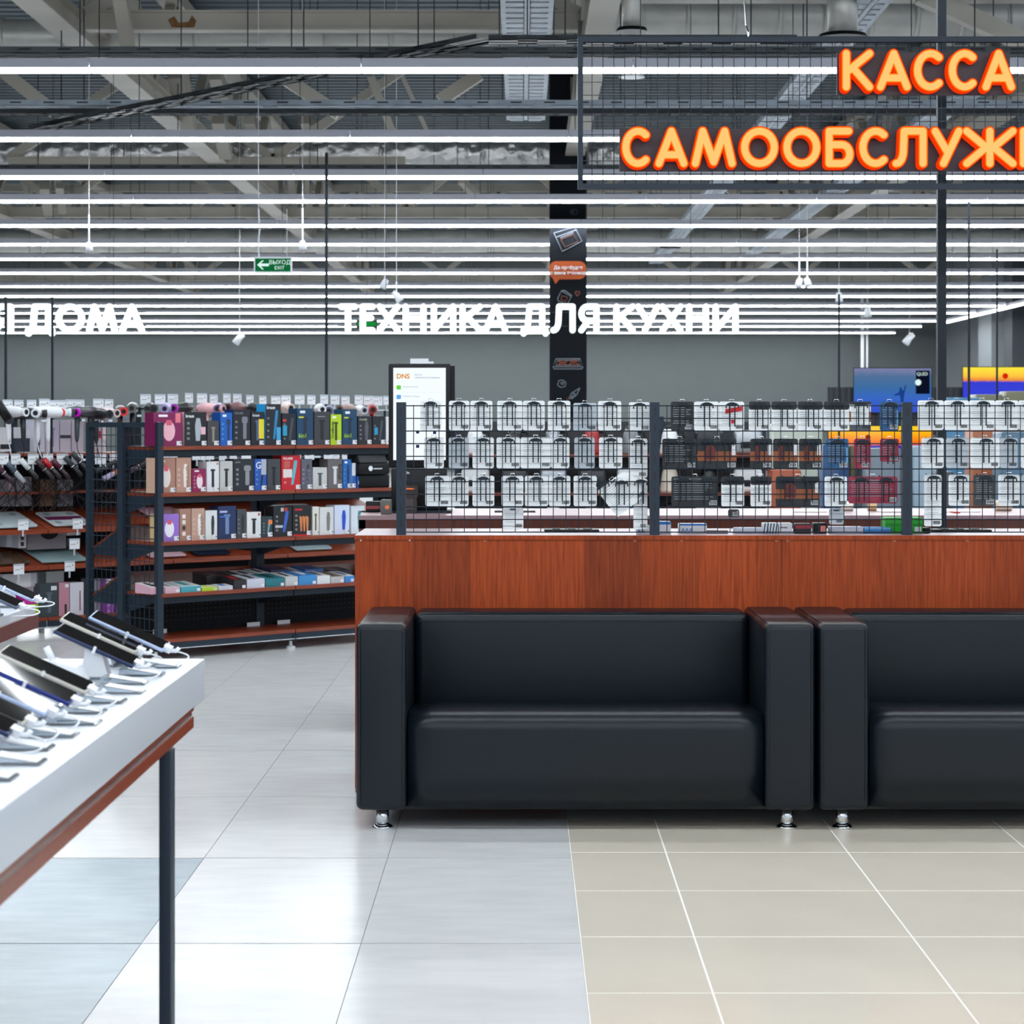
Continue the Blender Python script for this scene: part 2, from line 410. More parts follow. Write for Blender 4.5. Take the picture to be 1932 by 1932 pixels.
# ================================================================= LIGHT ROWS
ROWY = [136, 265.5, 337, 382, 428, 463, 490.5, 517, 542, 560.5, 578.5, 592, 607, 617, 629]
RELH = 2.6
housing = MB().box(0.004, -0.07, 0.0, 1.996, 0.07, 0.07).build('housing', HOUS); hme = housing.data; bpy.data.objects.remove(housing)
tubeb = MB().prism([(-0.064, 0), (-0.064, -0.016), (-0.058, -0.022), (0.058, -0.022), (0.064, -0.016), (0.064, 0)], 'x', 0.0, 1.99).build('diffuser', TUBE); tme = tubeb.data; bpy.data.objects.remove(tubeb)
wireb = MB().tube([(0, 0, 0.075), (0, 0, 2.54)], 0.004, 5).build('suspension_wire', BLACK); wme = wireb.data; bpy.data.objects.remove(wireb)
ordn = ['lowest-hung and nearest', 'second', 'third', 'fourth', 'fifth', 'sixth', 'seventh', 'eighth', 'ninth', 'tenth', 'eleventh', 'twelfth', 'thirteenth', 'fourteenth', 'farthest']
def lightrow(Y, x0, x1, label, grp='linear light rows across the hall', z=EYE + RELH):
    n = int(round((x1 - x0) / 2.0))
    t = thing('linear_light', label, 'light', (x1 - 2.0 * n, Y, z + 0.022), 0, grp)
    for k in range(n):
        linkdata('housing', hme, t, (2.0 * k, 0, 0)); linkdata('diffuser', tme, t, (2.0 * k, 0, 0))
        linkdata('suspension_wire', wme, t, (2.0 * k + 0.06, 0, 0))
    return t
offs = [-0.15, 0.5, 0.9, 0.15, 0.7, 0.3, 0.1, 0.6, 0.2]
for i, py in enumerate(ROWY):
    Y = F * RELH / (VY - py)
    half = 0.24 * Y + 3
    xl = -min(half, 17); xr = 10.7
    if i < 9: xr = min(0.24 * Y + 3 + offs[i], 11.4)
    lb = ('nearest long linear light row, topmost in the picture' if i == 0 else ('farthest long linear light row, close to the back wall' if i == 14 else f'{ordn[i]} long linear light row counting away from the camera'))
    lightrow(Y, xl, xr, lb)
for i, Y in enumerate((13.2, 9.9, 6.6, 3.3, 0.0, -3.3)):
    lightrow(Y, -7, 7, f'linear light row overhead before the picture, {["first", "second", "third", "fourth", "fifth", "sixth"][i]} from the shelves', 'linear light rows over the sofas')
# perimeter row running away along the right wall
t = thing('linear_light', 'linear light row slanting along the right wall', 'light', (10.9, 36, EYE + RELH + 0.022), math.pi/2)
for k in range(11):
    linkdata('housing', hme, t, (2.0 * k, 0, 0)); linkdata('diffuser', tme, t, (2.0 * k, 0, 0))

# ================================================================= BLACK COLUMN
CB = mat('black_column_film', (12, 16, 22), 0.7, spec=0.15)
cY = 29.6
col = thing('pillar', 'square black column covered with neon line drawings', 'column', (wx(1072, cY), cY, 0))
MB().box(-0.245, 0, 0, 0.245, 0.5, 6.4).build('shaft', CB, col)
def cx(px): return (px - 1072) * cY / F
def linedraw(name, polys, rgb, r=0.006, es=0.0):
    mb = MB()
    for p in polys: mb.tube([(cx(x), -0.004, wz(y, cY)) for x, y in p], r, 5)
    return mb.build(name, flat(tuple(int(c * 0.72) for c in rgb), 0.7), col)
def circ(x, y, rx, ry, n=12, a0=0, a1=360): return [(x + rx * math.cos(math.radians(a0 + (a1 - a0) * k / n)), y + ry * math.sin(math.radians(a0 + (a1 - a0) * k / n))) for k in range(n + 1)]
GR = (120, 128, 142)
linedraw('oven_drawing', [[(1045, 440), (1084, 428), (1098, 455), (1061, 475), (1045, 440)], [(1049, 448), (1087, 434)], [(1057, 449), (1082, 439)]], GR)
linedraw('oven_window_drawing', [[(1058, 452), (1082, 443), (1090, 456), (1066, 466), (1058, 452)]], (96, 46, 30))
linedraw('stone_drawing', [circ(1083, 400, 7, 5), circ(1081, 400, 3, 2, 8)], (90, 98, 110), 0.004)
linedraw('stone_drawing', [[(1052, 727), (1054, 718), (1062, 717), (1068, 722), (1066, 729), (1058, 731), (1052, 727)], circ(1061, 723, 3, 2, 8)], (150, 160, 172), 0.006)
linedraw('toaster_drawing', [[(1052, 563), (1059, 549), (1078, 560), (1070, 574), (1053, 568), (1052, 563)], [(1059, 549), (1065, 548), (1079, 558)]], (150, 160, 172))
linedraw('toast_drawing', [[(1060, 558), (1071, 561), (1067, 569), (1058, 565), (1060, 558)]], (150, 74, 44))
linedraw('heart_drawing', [[(1089, 559), (1085, 552), (1087, 549), (1090, 552), (1093, 549), (1094, 553), (1089, 559)]], (190, 100, 84), 0.005)
linedraw('baking_tray_drawing', [[(1049, 677), (1094, 677), (1100, 692), (1043, 692), (1049, 677)], [(1043, 692), (1045, 696), (1098, 696), (1100, 692)], [(1052, 680), (1092, 680), (1096, 689), (1048, 689), (1052, 680)]], (150, 160, 172))
linedraw('biscuit_drawing', [circ(1062, 682, 8, 1.8), circ(1082, 681, 7, 1.8), circ(1061, 687, 7, 1.8), circ(1083, 687, 9, 2.2)], (196, 92, 44), 0.006)
linedraw('rocket_drawing', [[(1094, 732), (1078, 742), (1073, 753), (1079, 752), (1088, 745), (1094, 732)], circ(1083, 744, 2.2, 2, 8), circ(1079, 749, 1.6, 1.5, 8)], (150, 160, 172))
linedraw('flame_drawing', [[(1074, 753), (1069, 751), (1071, 757), (1066, 757)]], (140, 56, 34))
# speech bubble
BUB = mat('bubble_orange', (168, 78, 36), 0.6, spec=0.2)
pts = []
for (ccx, ccy, a0) in ((1092, 506, -90), (1092, 514, 0), (1050, 514, 90), (1050, 506, 180)):
    for k in range(7):
        a = math.radians(a0 + 15 * k); pts.append((cx(ccx + 14 * math.cos(a)), wz(ccy + 13 * math.sin(a), cY)))
bubm = MB().prism(pts, 'y', -0.02, 0.0); bubm.prism([(cx(1042), wz(524, cY)), (cx(1056), wz(526, cY)), (cx(1048), wz(536, cY))], 'y', -0.019, 0.0)
bub = bubm.build('speech_bubble', BUB, col)
textobj('lettering', 'Да пребудет', 0.062, PAPER, bub, (0, -0.022, wz(508, cY)), align='CENTER', off=0.0012)
textobj('lettering', 'с вами техника!', 0.062, PAPER, bub, (0, -0.022, wz(518, cY)), align='CENTER', off=0.0012)

# ================================================================= STROKE LETTERS
def arc(x, y, rx, ry, a0, a1, n=14):
    return [(x + rx * math.cos(math.radians(a0 + (a1 - a0) * k / n)), y + ry * math.sin(math.radians(a0 + (a1 - a0) * k / n))) for k in range(n + 1)]
# glyph: strokes in a 1x1 cell, y up
GL = {
 'К': [[(0, 0), (0, 1)], [(1, 1), (0.12, 0.5)], [(0.3, 0.56), (1, 0)]],
 'А': [[(0, 0), (0.5, 1), (1, 0)], [(0.2, 0.27), (0.8, 0.27)]],
 'С': [arc(0.55, 0.5, 0.55, 0.5, 50, 310, 18)],
 'М': [[(0, 0), (0.2, 1), (0.5, 0.05), (0.8, 1), (1, 0)]],
 'О': [arc(0.5, 0.5, 0.5, 0.5, 0, 360, 24)],
 'Б': [[(0.95, 1), (0, 1), (0, 0)], [(0, 0), (0.6, 0)] + arc(0.62, 0.29, 0.38, 0.29, -90, 90, 10) + [(0, 0.58)]],
 'Л': [[(0, 0)] + arc(0.02, 0.42, 0.25, 0.42, -70, 0, 6) + [(0.3, 1), (1, 1), (1, 0)]],
 'У': [[(0, 1), (0.5, 0.38)], [(1, 1), (0.35, 0)]],
 'Ж': [[(0.5, 0), (0.5, 1)], [(0, 1), (0.42, 0.5), (0, 0)], [(1, 1), (0.58, 0.5), (1, 0)]],
 'И': [[(0, 1), (0, 0), (1, 1), (1, 0)]],
 'В': [[(0, 0), (0, 1), (0.5, 1)] + arc(0.5, 0.77, 0.38, 0.23, 90, -90, 8) + arc(0.5, 0.27, 0.5, 0.27, 90, -90, 8) + [(0, 0)], [(0, 0.54), (0.5, 0.54)]],
 'Н': [[(0, 0), (0, 1)], [(1, 0), (1, 1)], [(0, 0.5), (1, 0.5)]],
 'Я': [[(1, 0), (1, 1), (0.4, 1)] + arc(0.4, 0.7, 0.4, 0.3, 90, 270, 8) + [(1, 0.4)], [(0.45, 0.4), (0, 0)]],
 'Т': [[(0, 1), (1, 1)], [(0.5, 1), (0.5, 0)]],
 'Е': [[(1, 1), (0, 1), (0, 0), (1, 0)], [(0, 0.52), (0.85, 0.52)]],
 'Х': [[(0, 1), (1, 0)], [(1, 1), (0, 0)]],
 'Д': [[(0, -0.14), (0, 0), (1, 0), (1, -0.14)], [(0.18, 0.02), (0.27, 1), (0.85, 1), (0.85, 0)]],
}
def strokes(mb, gl, x0, x1, z0, z1, th, y0, y1, shrink=0.0):
    r = th / 2; X0, X1, Z0, Z1 = x0 + r, x1 - r, z0 + r, z1 - r
    r2 = r - shrink
    for st in GL[gl]:
        P = [(X0 + (X1 - X0) * a, Z0 + (Z1 - Z0) * b) for a, b in st]
        for a, b in zip(P[:-1], P[1:]):
            ang = math.atan2(b[1] - a[1], b[0] - a[0]); poly = []
            for k in range(9):
                t_ = ang - math.pi/2 + math.pi * k / 8; poly.append((b[0] + r2 * math.cos(t_), b[1] + r2 * math.sin(t_)))
            for k in range(9):
                t_ = ang + math.pi/2 + math.pi * k / 8; poly.append((a[0] + r2 * math.cos(t_), a[1] + r2 * math.sin(t_)))
            mb.prism(poly, 'y', y0, y1)
# orange sign
sY = 9.5
G_SIDE = glow('letter_side_red', (236, 52, 4), 1.0); G_EDGE = glow('letter_rim_orange', (255, 120, 26), 1.05); G_FACE = glow('letter_face_amber', (255, 196, 112), 1.0)
sg = thing('checkout_sign', 'hanging black mesh frame with glowing orange checkout lettering', 'sign', (wx(1090, sY), sY, 0))
ox = wx(1090, sY)
def sx(px): return wx(px, sY) - ox
XR = 2395
fz0, fz1 = wz(357, sY), wz(70, sY); ft = 0.022
MB().box(0, -0.02, fz1 - ft, sx(XR), 0.02, fz1).build('frame', STEEL, sg)
MB().box(0, -0.02, fz0, sx(XR), 0.02, fz0 + ft).build('frame', STEEL, sg)
MB().box(0, -0.02, fz0 + ft, ft, 0.02, fz1 - ft).build('frame', STEEL, sg)
MB().box(sx(XR) - ft, -0.02, fz0 + ft, sx(XR), 0.02, fz1 - ft).build('frame', STEEL, sg)
mb = MB(); x = 1117.0
while x < XR - 5:
    mb.tube([(sx(x), 0.0, fz0 + ft), (sx(x), 0.0, fz1 - ft)], 0.0016, 4, False); x += 20.6
z = 353.0
while z > 80:
    if z < 345: mb.tube([(ft, 0.003, wz(z, sY)), (sx(XR) - ft, 0.003, wz(z, sY))], 0.0016, 4, False)
    z -= 24.8
mb.build('wire_mesh', WIRE, sg)
BRD = mat('sign_backboard', (36, 32, 40), 0.5)
MB().box(sx(1577), -0.034, wz(182, sY), sx(1902), -0.024, wz(101, sY)).build('backboard', BRD, sg)
MB().box(sx(1168), -0.034, wz(325, sY), sx(2318), -0.024, wz(245, sY)).build('backboard', BRD, sg)
def signletter(g, a, b, yt, yb, th, parent, fx, Y, d=0.055, yb0=-0.034):
    z0, z1 = wz(yb, Y), wz(yt, Y)
    m0 = MB(); m0.cur = 0; strokes(m0, g, fx(a), fx(b), z0, z1, th, yb0 - d, yb0)
    m0.cur = 1; strokes(m0, g, fx(a), fx(b), z0, z1, th, yb0 - d - 0.003, yb0 - d, 0.0035)
    m0.cur = 2; strokes(m0, g, fx(a), fx(b), z0, z1, th, yb0 - d - 0.005, yb0 - d - 0.003, 0.008)
    return m0.build('letter', [G_SIDE, G_EDGE, G_FACE], parent)
for g, a, b in (('К', 1581, 1644), ('А', 1645, 1714), ('С', 1714, 1778), ('С', 1779, 1841), ('А', 1842, 1909)):
    signletter(g, a, b, 98, 180, 0.044, sg, sx, sY)
for g, a, b in (('С', 1169, 1230), ('А', 1231, 1297), ('М', 1299, 1387), ('О', 1391, 1466), ('О', 1470, 1545), ('Б', 1549, 1607), ('С', 1612, 1675), ('Л', 1674, 1744), ('У', 1747, 1811), ('Ж', 1806, 1912), ('И', 1912, 1980), ('В', 1988, 2044), ('А', 2046, 2112), ('Н', 2118, 2178), ('И', 2186, 2254), ('Я', 2256, 2314)):
    signletter(g, a, b, 243, 323, 0.044, sg, sx, sY)
MB().tube([(sx(1412), 0, fz1), (sx(1412), 0, fz1 + 0.02), (sx(1408), 0.01, fz1 + 0.05), (sx(1385), 0.05, 3.9), (sx(1380), 0.05, 5.0)], 0.004, 6).build('suspension_chain', CHROME, sg)
MB().tube([(sx(2250), 0, fz1), (sx(2250), 0, 5.0)], 0.004, 6).build('suspension_chain', CHROME, sg)
# white department signs
GW = glow('white_letter_glow', (240, 252, 255), 1.5)
def dept(label, letters, Y, x0):
    t = thing('department_sign', label, 'sign', (wx(x0, Y), Y, 0))
    fx = lambda p: wx(p, Y) - wx(x0, Y)
    for g, a, b in letters:
        m0 = MB(); zz0 = wz(629, Y); zz1 = wz(573, Y)
        strokes(m0, g, fx(a) + Y / F, fx(b) - Y / F, zz0, zz1, 11.6 * Y / F, -0.05, 0.0)
        m0.build('letter', GW, t)
    xa = fx(letters[0][1]); xb = fx(letters[-1][2])
    MB().box(xa, 0.0, wz(590, Y), xb, 0.01, wz(588.5, Y)).box(xa, 0.0, wz(616, Y), xb, 0.01, wz(614.5, Y)).build('mounting_rail', STEELD, t)
    for q in (0.12, 0.88):
        MB().tube([(xa + (xb - xa) * q, 0.01, wz(588, Y)), (xa + (xb - xa) * q, 0.01, 6.6)], 0.003, 5).build('suspension_wire', STEELD, t)
dept('large white glowing letters for kitchen appliances, centre of hall', [('Т', 637, 677), ('Е', 678, 710), ('Х', 710, 757), ('Н', 759, 806), ('И', 812, 862), ('К', 866, 912), ('А', 910, 960), ('Д', 981, 1036), ('Л', 1037, 1087), ('Я', 1090, 1132), ('К', 1156, 1200), ('У', 1197, 1247), ('Х', 1243, 1290), ('Н', 1293, 1338), ('И', 1343, 1394)], 22.0, 637)
dept('white glowing letters for home appliances at the left edge', [('Д', -235, -180), ('Л', -178, -128), ('Я', -14, 28), ('Д', 48, 106), ('О', 105, 162), ('М', 163, 224), ('А', 225, 275)], 22.0, -235)

# ================================================================= POLES, SPOTS, EXIT SIGN
def pole(px, Y, ptop, label, r=0.014, sq=False, pbot=None, m=STEELD, nm='pole'):
    z1 = wz(ptop, Y); z0 = 0
    t = thing(nm, label, 'pole', (wx(px, Y), Y, z0))
    if sq: MB().box(-r, -r, 0, r, r, z1).build('shaft', m, t); MB().box(-r*2, -r*2, 0, r*2, r*2, 0.01).build('base_plate', m, t)
    else: MB().tube([(0, 0, 0), (0, 0, z1)], r, 10).build('shaft', m, t); MB().tube([(0, 0, 0), (0, 0, 0.01)], r * 3, 14).build('base_plate', m, t)
    return t
pole(1776, 10.08, -60, 'square black steel post rising behind the checkout sign', 0.0195, True)
pole(616, 22.2, 288, 'thin dark pole rising above the razor shelves to the ceiling', 0.016)
pole(11, 17.5, 560, 'thin dark pole under the left department sign, outer one', 0.011)
pole(99, 17.5, 560, 'thin dark pole under the left department sign, inner one', 0.010)
pole(1583, 24, 555, 'thin dark pole left of the blue screen television', 0.012)
pole(1828, 24, 380, 'thin dark pole in front of the yellow screen television, left one', 0.014)
pole(1881, 24, 470, 'thin dark pole in front of the yellow screen television, right one', 0.011)
pole(1627, 65, 560, 'white wall pipe behind the blue screen television, left one', 0.05, m=PAPER, nm='wall_pipe')
pole(1636, 65, 560, 'slimmer white wall pipe behind the blue screen television', 0.03, m=PAPER, nm='wall_pipe')
def spot(px, py, Y, label, dz=0.6, tilt=0.3):
    p = W(px, py, Y); t = thing('spotlight', label, 'spotlight', p)
    s = Y / F
    MB().tube([(0, 0, 6 * s), (0, 0, dz)], 1.6 * s, 6).tube([(0, 0, dz), (0, 0, 6.64 - p.z)], 0.0025, 5).build('cord', PAPER, t)
    MB().tube([(-5 * s * tilt, 0, 9 * s), (0, 0, 3 * s), (5 * s * tilt, 0, -8 * s)], [4.5 * s, 6 * s, 7.5 * s], 12).build('lamp_head', WHITE, t, smooth=True)
    MB().tube([(5.2 * s * tilt, 0, -8 * s), (5.5 * s * tilt, 0, -8.6 * s)], [6 * s, 6 * s], 12).build('lens', flat((190, 198, 210)), t)
for px, py, Y, lb, dz, tl in ((168, 466, 24, 'small white spotlight on a cord above the left shelves', 0.35, 0.2), (571, 463, 24, 'small white spotlight on a cord right of the exit sign', 0.4, 0.2), (452, 640, 30, 'white spotlight tilted left below the light rows', 0.15, -1.6), (748, 560, 22, 'white spotlight angled right above kitchen lettering', 0.15, 1.4), (726, 536, 23, 'white twin-lens camera above kitchen lettering', 0.1, -0.8), (1508, 534, 30, 'white spotlight, left of a hanging pair', 0.3, -0.5), (1523, 533, 30, 'dark-sided spotlight, right of a hanging pair', 0.3, 0.5), (1583, 561, 34, 'small white spotlight above the thin dark pole', 0.2, 0.1), (1637, 590, 38, 'small white spotlight near the right end of the rows', 0.15, 0.1), (1716, 640, 48, 'white spotlight tilted left beside the back wall corner', 0.15, -1.6)):
    spot(px, py, Y, lb, dz, tl)
eY = 20
ex = thing('exit_sign', 'green exit sign with a white arrow pointing left', 'sign', W(515, 500, eY))
MB().box(-0.17, -0.01, -0.072, 0.17, 0.02, 0.072).build('case', WHITE, ex)
MB().box(-0.158, -0.013, -0.058, 0.158, -0.01, 0.058).build('panel', glow('exit_green', (14, 98, 52), 1.0), ex)
G1 = glow('exit_white', (215, 240, 235), 1.0)
MB().prism([(-0.14, 0), (-0.095, 0.04), (-0.08, 0.04), (-0.108, 0.012), (-0.035, 0.012), (-0.035, -0.012), (-0.108, -0.012), (-0.08, -0.04), (-0.095, -0.04)], 'y', -0.015, -0.013).build('arrow', G1, ex)
textobj('lettering', 'ВЫХОД', 0.052, G1, ex, (0.062, -0.014, 0.006), align='CENTER')
textobj('lettering', 'EXIT', 0.044, G1, ex, (0.06, -0.014, -0.04), align='CENTER')
MB().tube([(-0.125, 0, 0.07), (-0.13, 0, 0.2), (-0.12, 0, 0.32), (-0.13, 0, 0.5)], 0.008, 6).tube([(-0.13, 0, 0.5), (-0.13, 0, 3.75)], 0.003, 5).tube([(0.125, 0, 0.07), (0.125, 0, 0.5)], 0.003, 6).build('cord', PAPER, ex)
ex2 = thing('exit_sign', 'small green exit sign glowing behind the kitchen letters', 'sign', W(692, 612, 34))
MB().box(-0.16, 0, -0.06, 0.16, 0.03, 0.06).build('case', BLACK, ex2); MB().tube([(0, 0.015, 0.06), (0, 0.015, 3.68)], 0.003, 5).build('cord', BLACK, ex2)
MB().box(-0.14, -0.003, -0.035, 0.14, 0.0, 0.035).build('panel', glow('exit_green_far', (10, 140, 50), 1.0), ex2)

#@@PART2
# ================================================================= SOFAS
def sofa(X, label, group='black sofas along the counter'):
    t = thing('sofa', label, 'sofa', (X, 7.70, 0), 0, group)
    for nm_x, xx, lb in ((0, 0.0, None), (1, 1.408, None)):
        o = MB().box(xx, 0.0, 0.068, xx + 0.174, 0.745, 0.712).build('armrest', LEATH, t); bevel(o, 0.022, 4)
        sm = MB()
        for q in (0.012, 0.162):
            sm.tube([(xx + q, -0.001, 0.10), (xx + q, -0.001, 0.685), (xx + q, 0.006, 0.702), (xx + q, 0.03, 0.7128), (xx + q, 0.70, 0.7128)], 0.0013, 5)
        sm.tube([(xx + 0.016, 0.020, 0.709), (xx + 0.158, 0.020, 0.709)], 0.0013, 5)
        sm.build('seam', SEAM, o)
    prof = [(0.012, 0.075), (0.004, 0.20), (0.0, 0.30)]
    for k in range(9):
        a = math.radians(180 - 80 * k / 8); prof.append((0.075 + 0.075 * math.cos(a), 0.345 + 0.062 * math.sin(a)))
    prof += [(0.30, 0.395), (0.60, 0.375), (0.60, 0.075)]
    m = MB(); ns = 14; x0, x1 = 0.178, 1.404
    rings = []
    for k in range(ns + 1):
        u = k / ns; x = x0 + (x1 - x0) * u; e = min(u, 1 - u) * 2
        q = 1 - 0.055 * max(0, 1 - e * 9) ** 2
        i = len(m.v); rings.append(i)
        for (yy, zz) in prof:
            sag = -0.006 * math.sin(math.pi * u) if zz > 0.3 and yy > 0.1 else 0
            cy, cz = 0.3, 0.22
            m.v.append((x, cy + (yy - cy) * (q if yy < 0.1 else 1), cz + (zz - cz) * q + sag))
    n = len(prof)
    for k in range(ns):
        for j in range(n):
            a = rings[k] + j; b = rings[k] + (j + 1) % n; c = rings[k+1] + (j + 1) % n; d_ = rings[k+1] + j
            m.f.append((a, b, c, d_)); m.mi.append(0)
    m.f.append(tuple(rings[0] + j for j in range(n))); m.mi.append(0); m.f.append(tuple(rings[-1] + j for j in reversed(range(n)))); m.mi.append(0)
    m.build('seat', LEATH, t, smooth=True)
    o = MB().box(0.176, 0.525, 0.30, 1.406, 0.74, 0.708).build('backrest', LEATH, t); bevel(o, 0.03, 5)
    MB().tube([(0.19, 0.522, 0.676), (1.392, 0.522, 0.676)], 0.0010, 5).build('seam', SEAM, o)
    MB().box(0.03, 0.03, 0.069, 1.552, 0.73, 0.08).build('underside', BLACK, t)
    for lx in (0.088, 1.49):
        for ly in (0.06, 0.66):
            l = MB().tube([(lx, ly, 0.006), (lx, ly, 0.07)], 0.0225, 24).build('leg', CHROME, t, smooth=True)
            MB().tube([(lx, ly, 0.0), (lx, ly, 0.005), (lx, ly, 0.010), (lx, ly, 0.013)], [0.036, 0.036, 0.030, 0.024], 24).build('foot_disc', CHROME, l, smooth=True)
    return t
sofa(-0.572, 'whole black leatherette two-seat sofa in front of the wooden counter')
sofa(1.022, 'second black leatherette sofa cut off by the right edge')

# ================================================================= FRONT COUNTER
ct = thing('reception_counter', 'long orange-brown wood counter behind the black sofas', 'counter', (wx(670, 8.48), 8.48, 0))
cx0 = wx(670, 8.48); CL = wx(2200, 8.48) - cx0; seam = wx(1475, 8.48) - cx0
MB().box(0.0, 0.0, 0.02, seam - 0.0008, 0.018, 0.962).build('front_panel', WOODF, ct)
MB().box(seam + 0.0008, 0.0, 0.02, CL, 0.018, 0.962).build('front_panel', WOODF, ct)
MB().box(0.0, 0.019, 0.0, 0.018, 0.56, 0.962).build('side_panel', WOODS, ct)
MB().box(-0.002, -0.003, 0.962, CL, 0.56, 0.978).build('worktop', [WOODT], ct)
MB().box(-0.0025, -0.0045, 0.9615, CL, -0.003, 0.9775).build('edge_strip', WOODF, ct)
MB().box(0.1, 0.04, 0.0, CL, 0.06, 0.02).build('plinth', BLACK, ct)
SC = mat('screw_cap_brown', (176, 96, 66), 0.5)
for px in (681, 773, 915, 1198, 1286, 1465, 1486, 1688, 1825):
    x = wx(px, 8.48) - cx0
    MB().tube([(x, 0.0, wz(1019, 8.48)), (x, -0.0015, wz(1019, 8.48))], 0.007 if px > 780 else 0.004, 14).build('screw_cap', SC if px > 780 else PAPER, ct)

# ================================================================= MESH RACK ON THE COUNTER
RY = 8.515
rk = thing('mesh_rack', 'low dark steel mesh rack with hooks standing on the counter', 'rack', (wx(757, RY), RY, 0.978))
rx0 = wx(757, RY)
def rxx(px): return wx(px, RY) - rx0
def rzz(py): return wz(py, RY) - 0.978
posts = (757, 1235, 1711, 2187)
for px in posts:
    p = MB().box(rxx(px) - 0.018, -0.015, 0, rxx(px) + 0.018, 0.025, rzz(759)).build('post', STEEL, rk)
    sl = MB()
    for k in range(8):
        z = 0.03 + k * 0.0605
        sl.box(rxx(px) - 0.0035, -0.0156, z, rxx(px) + 0.0035, -0.015, z + 0.03)
    sl.build('slot', flat((12, 14, 18)), p)
for a, b in zip(posts[:-1], posts[1:]):
    mb = MB(); n = 20
    for k in range(1, n):
        x = rxx(a) + 0.018 + (rxx(b) - rxx(a) - 0.036) * (k - 0.4) / (n - 0.8)
        mb.tube([(x, 0, 0.012), (x, 0, rzz(764))], 0.0017, 5, False)
    for k in range(11):
        z = rzz(1004) + (rzz(765.5) - rzz(1004)) * k / 10
        mb.tube([(rxx(a) + 0.018, 0.0028, z), (rxx(b) - 0.018, 0.0028, z)], 0.0022, 5, False)
    mb.build('mesh_panel', WIRE, rk)
hk = MB()
hk.tube([(-0.024, -0.004, -0.014), (-0.022, -0.004, 0.0), (-0.006, -0.004, 0.007), (0.006, -0.004, 0.007), (0.022, -0.004, 0.0), (0.024, -0.004, -0.014)], 0.0026, 6)
hk.box(-0.018, -0.006, -0.004, 0.018, -0.003, 0.006)
for q in (-0.010, 0.010): hk.tube([(q, -0.004, 0.0), (q, -0.004, -0.084)], 0.0026, 6)
hk.tube([(0, 0.0, 0.002), (0, 0.15, 0.0), (0, 0.165, 0.012)], 0.0025, 6)
hko = hk.build('hook', STEELD); hkm = hko.data; bpy.data.objects.remove(hko)

PKW = mat('pack_back_white', (240, 242, 243), 0.4); PKS = mat('pack_print_grey', (190, 196, 202), 0.5)
PKC = mat('clear_blister', (186, 194, 202), 0.12)
PKB = mat('pack_black', (30, 32, 36), 0.3); PKO = mat('pack_orange_brown', (150, 82, 42), 0.5)
PKBL = mat('pack_blue', (26, 84, 132), 0.35); PKR = mat('pack_red', (150, 34, 62), 0.35); INK = mat('print_black', (26, 28, 30), 0.6)
RED = mat('print_red', (200, 26, 34), 0.5)
def roundrect(x0, z0, x1, z1, r, n=4):
    pts = []
    for (cx_, cz_, a0) in ((x1 - r, z0 + r, -90), (x1 - r, z1 - r, 0), (x0 + r, z1 - r, 90), (x0 + r, z0 + r, 180)):
        for k in range(n + 1):
            a = math.radians(a0 + 90 * k / n); pts.append((cx_ + r * math.cos(a), cz_ + r * math.sin(a)))
    return pts
PR = random.Random(3)
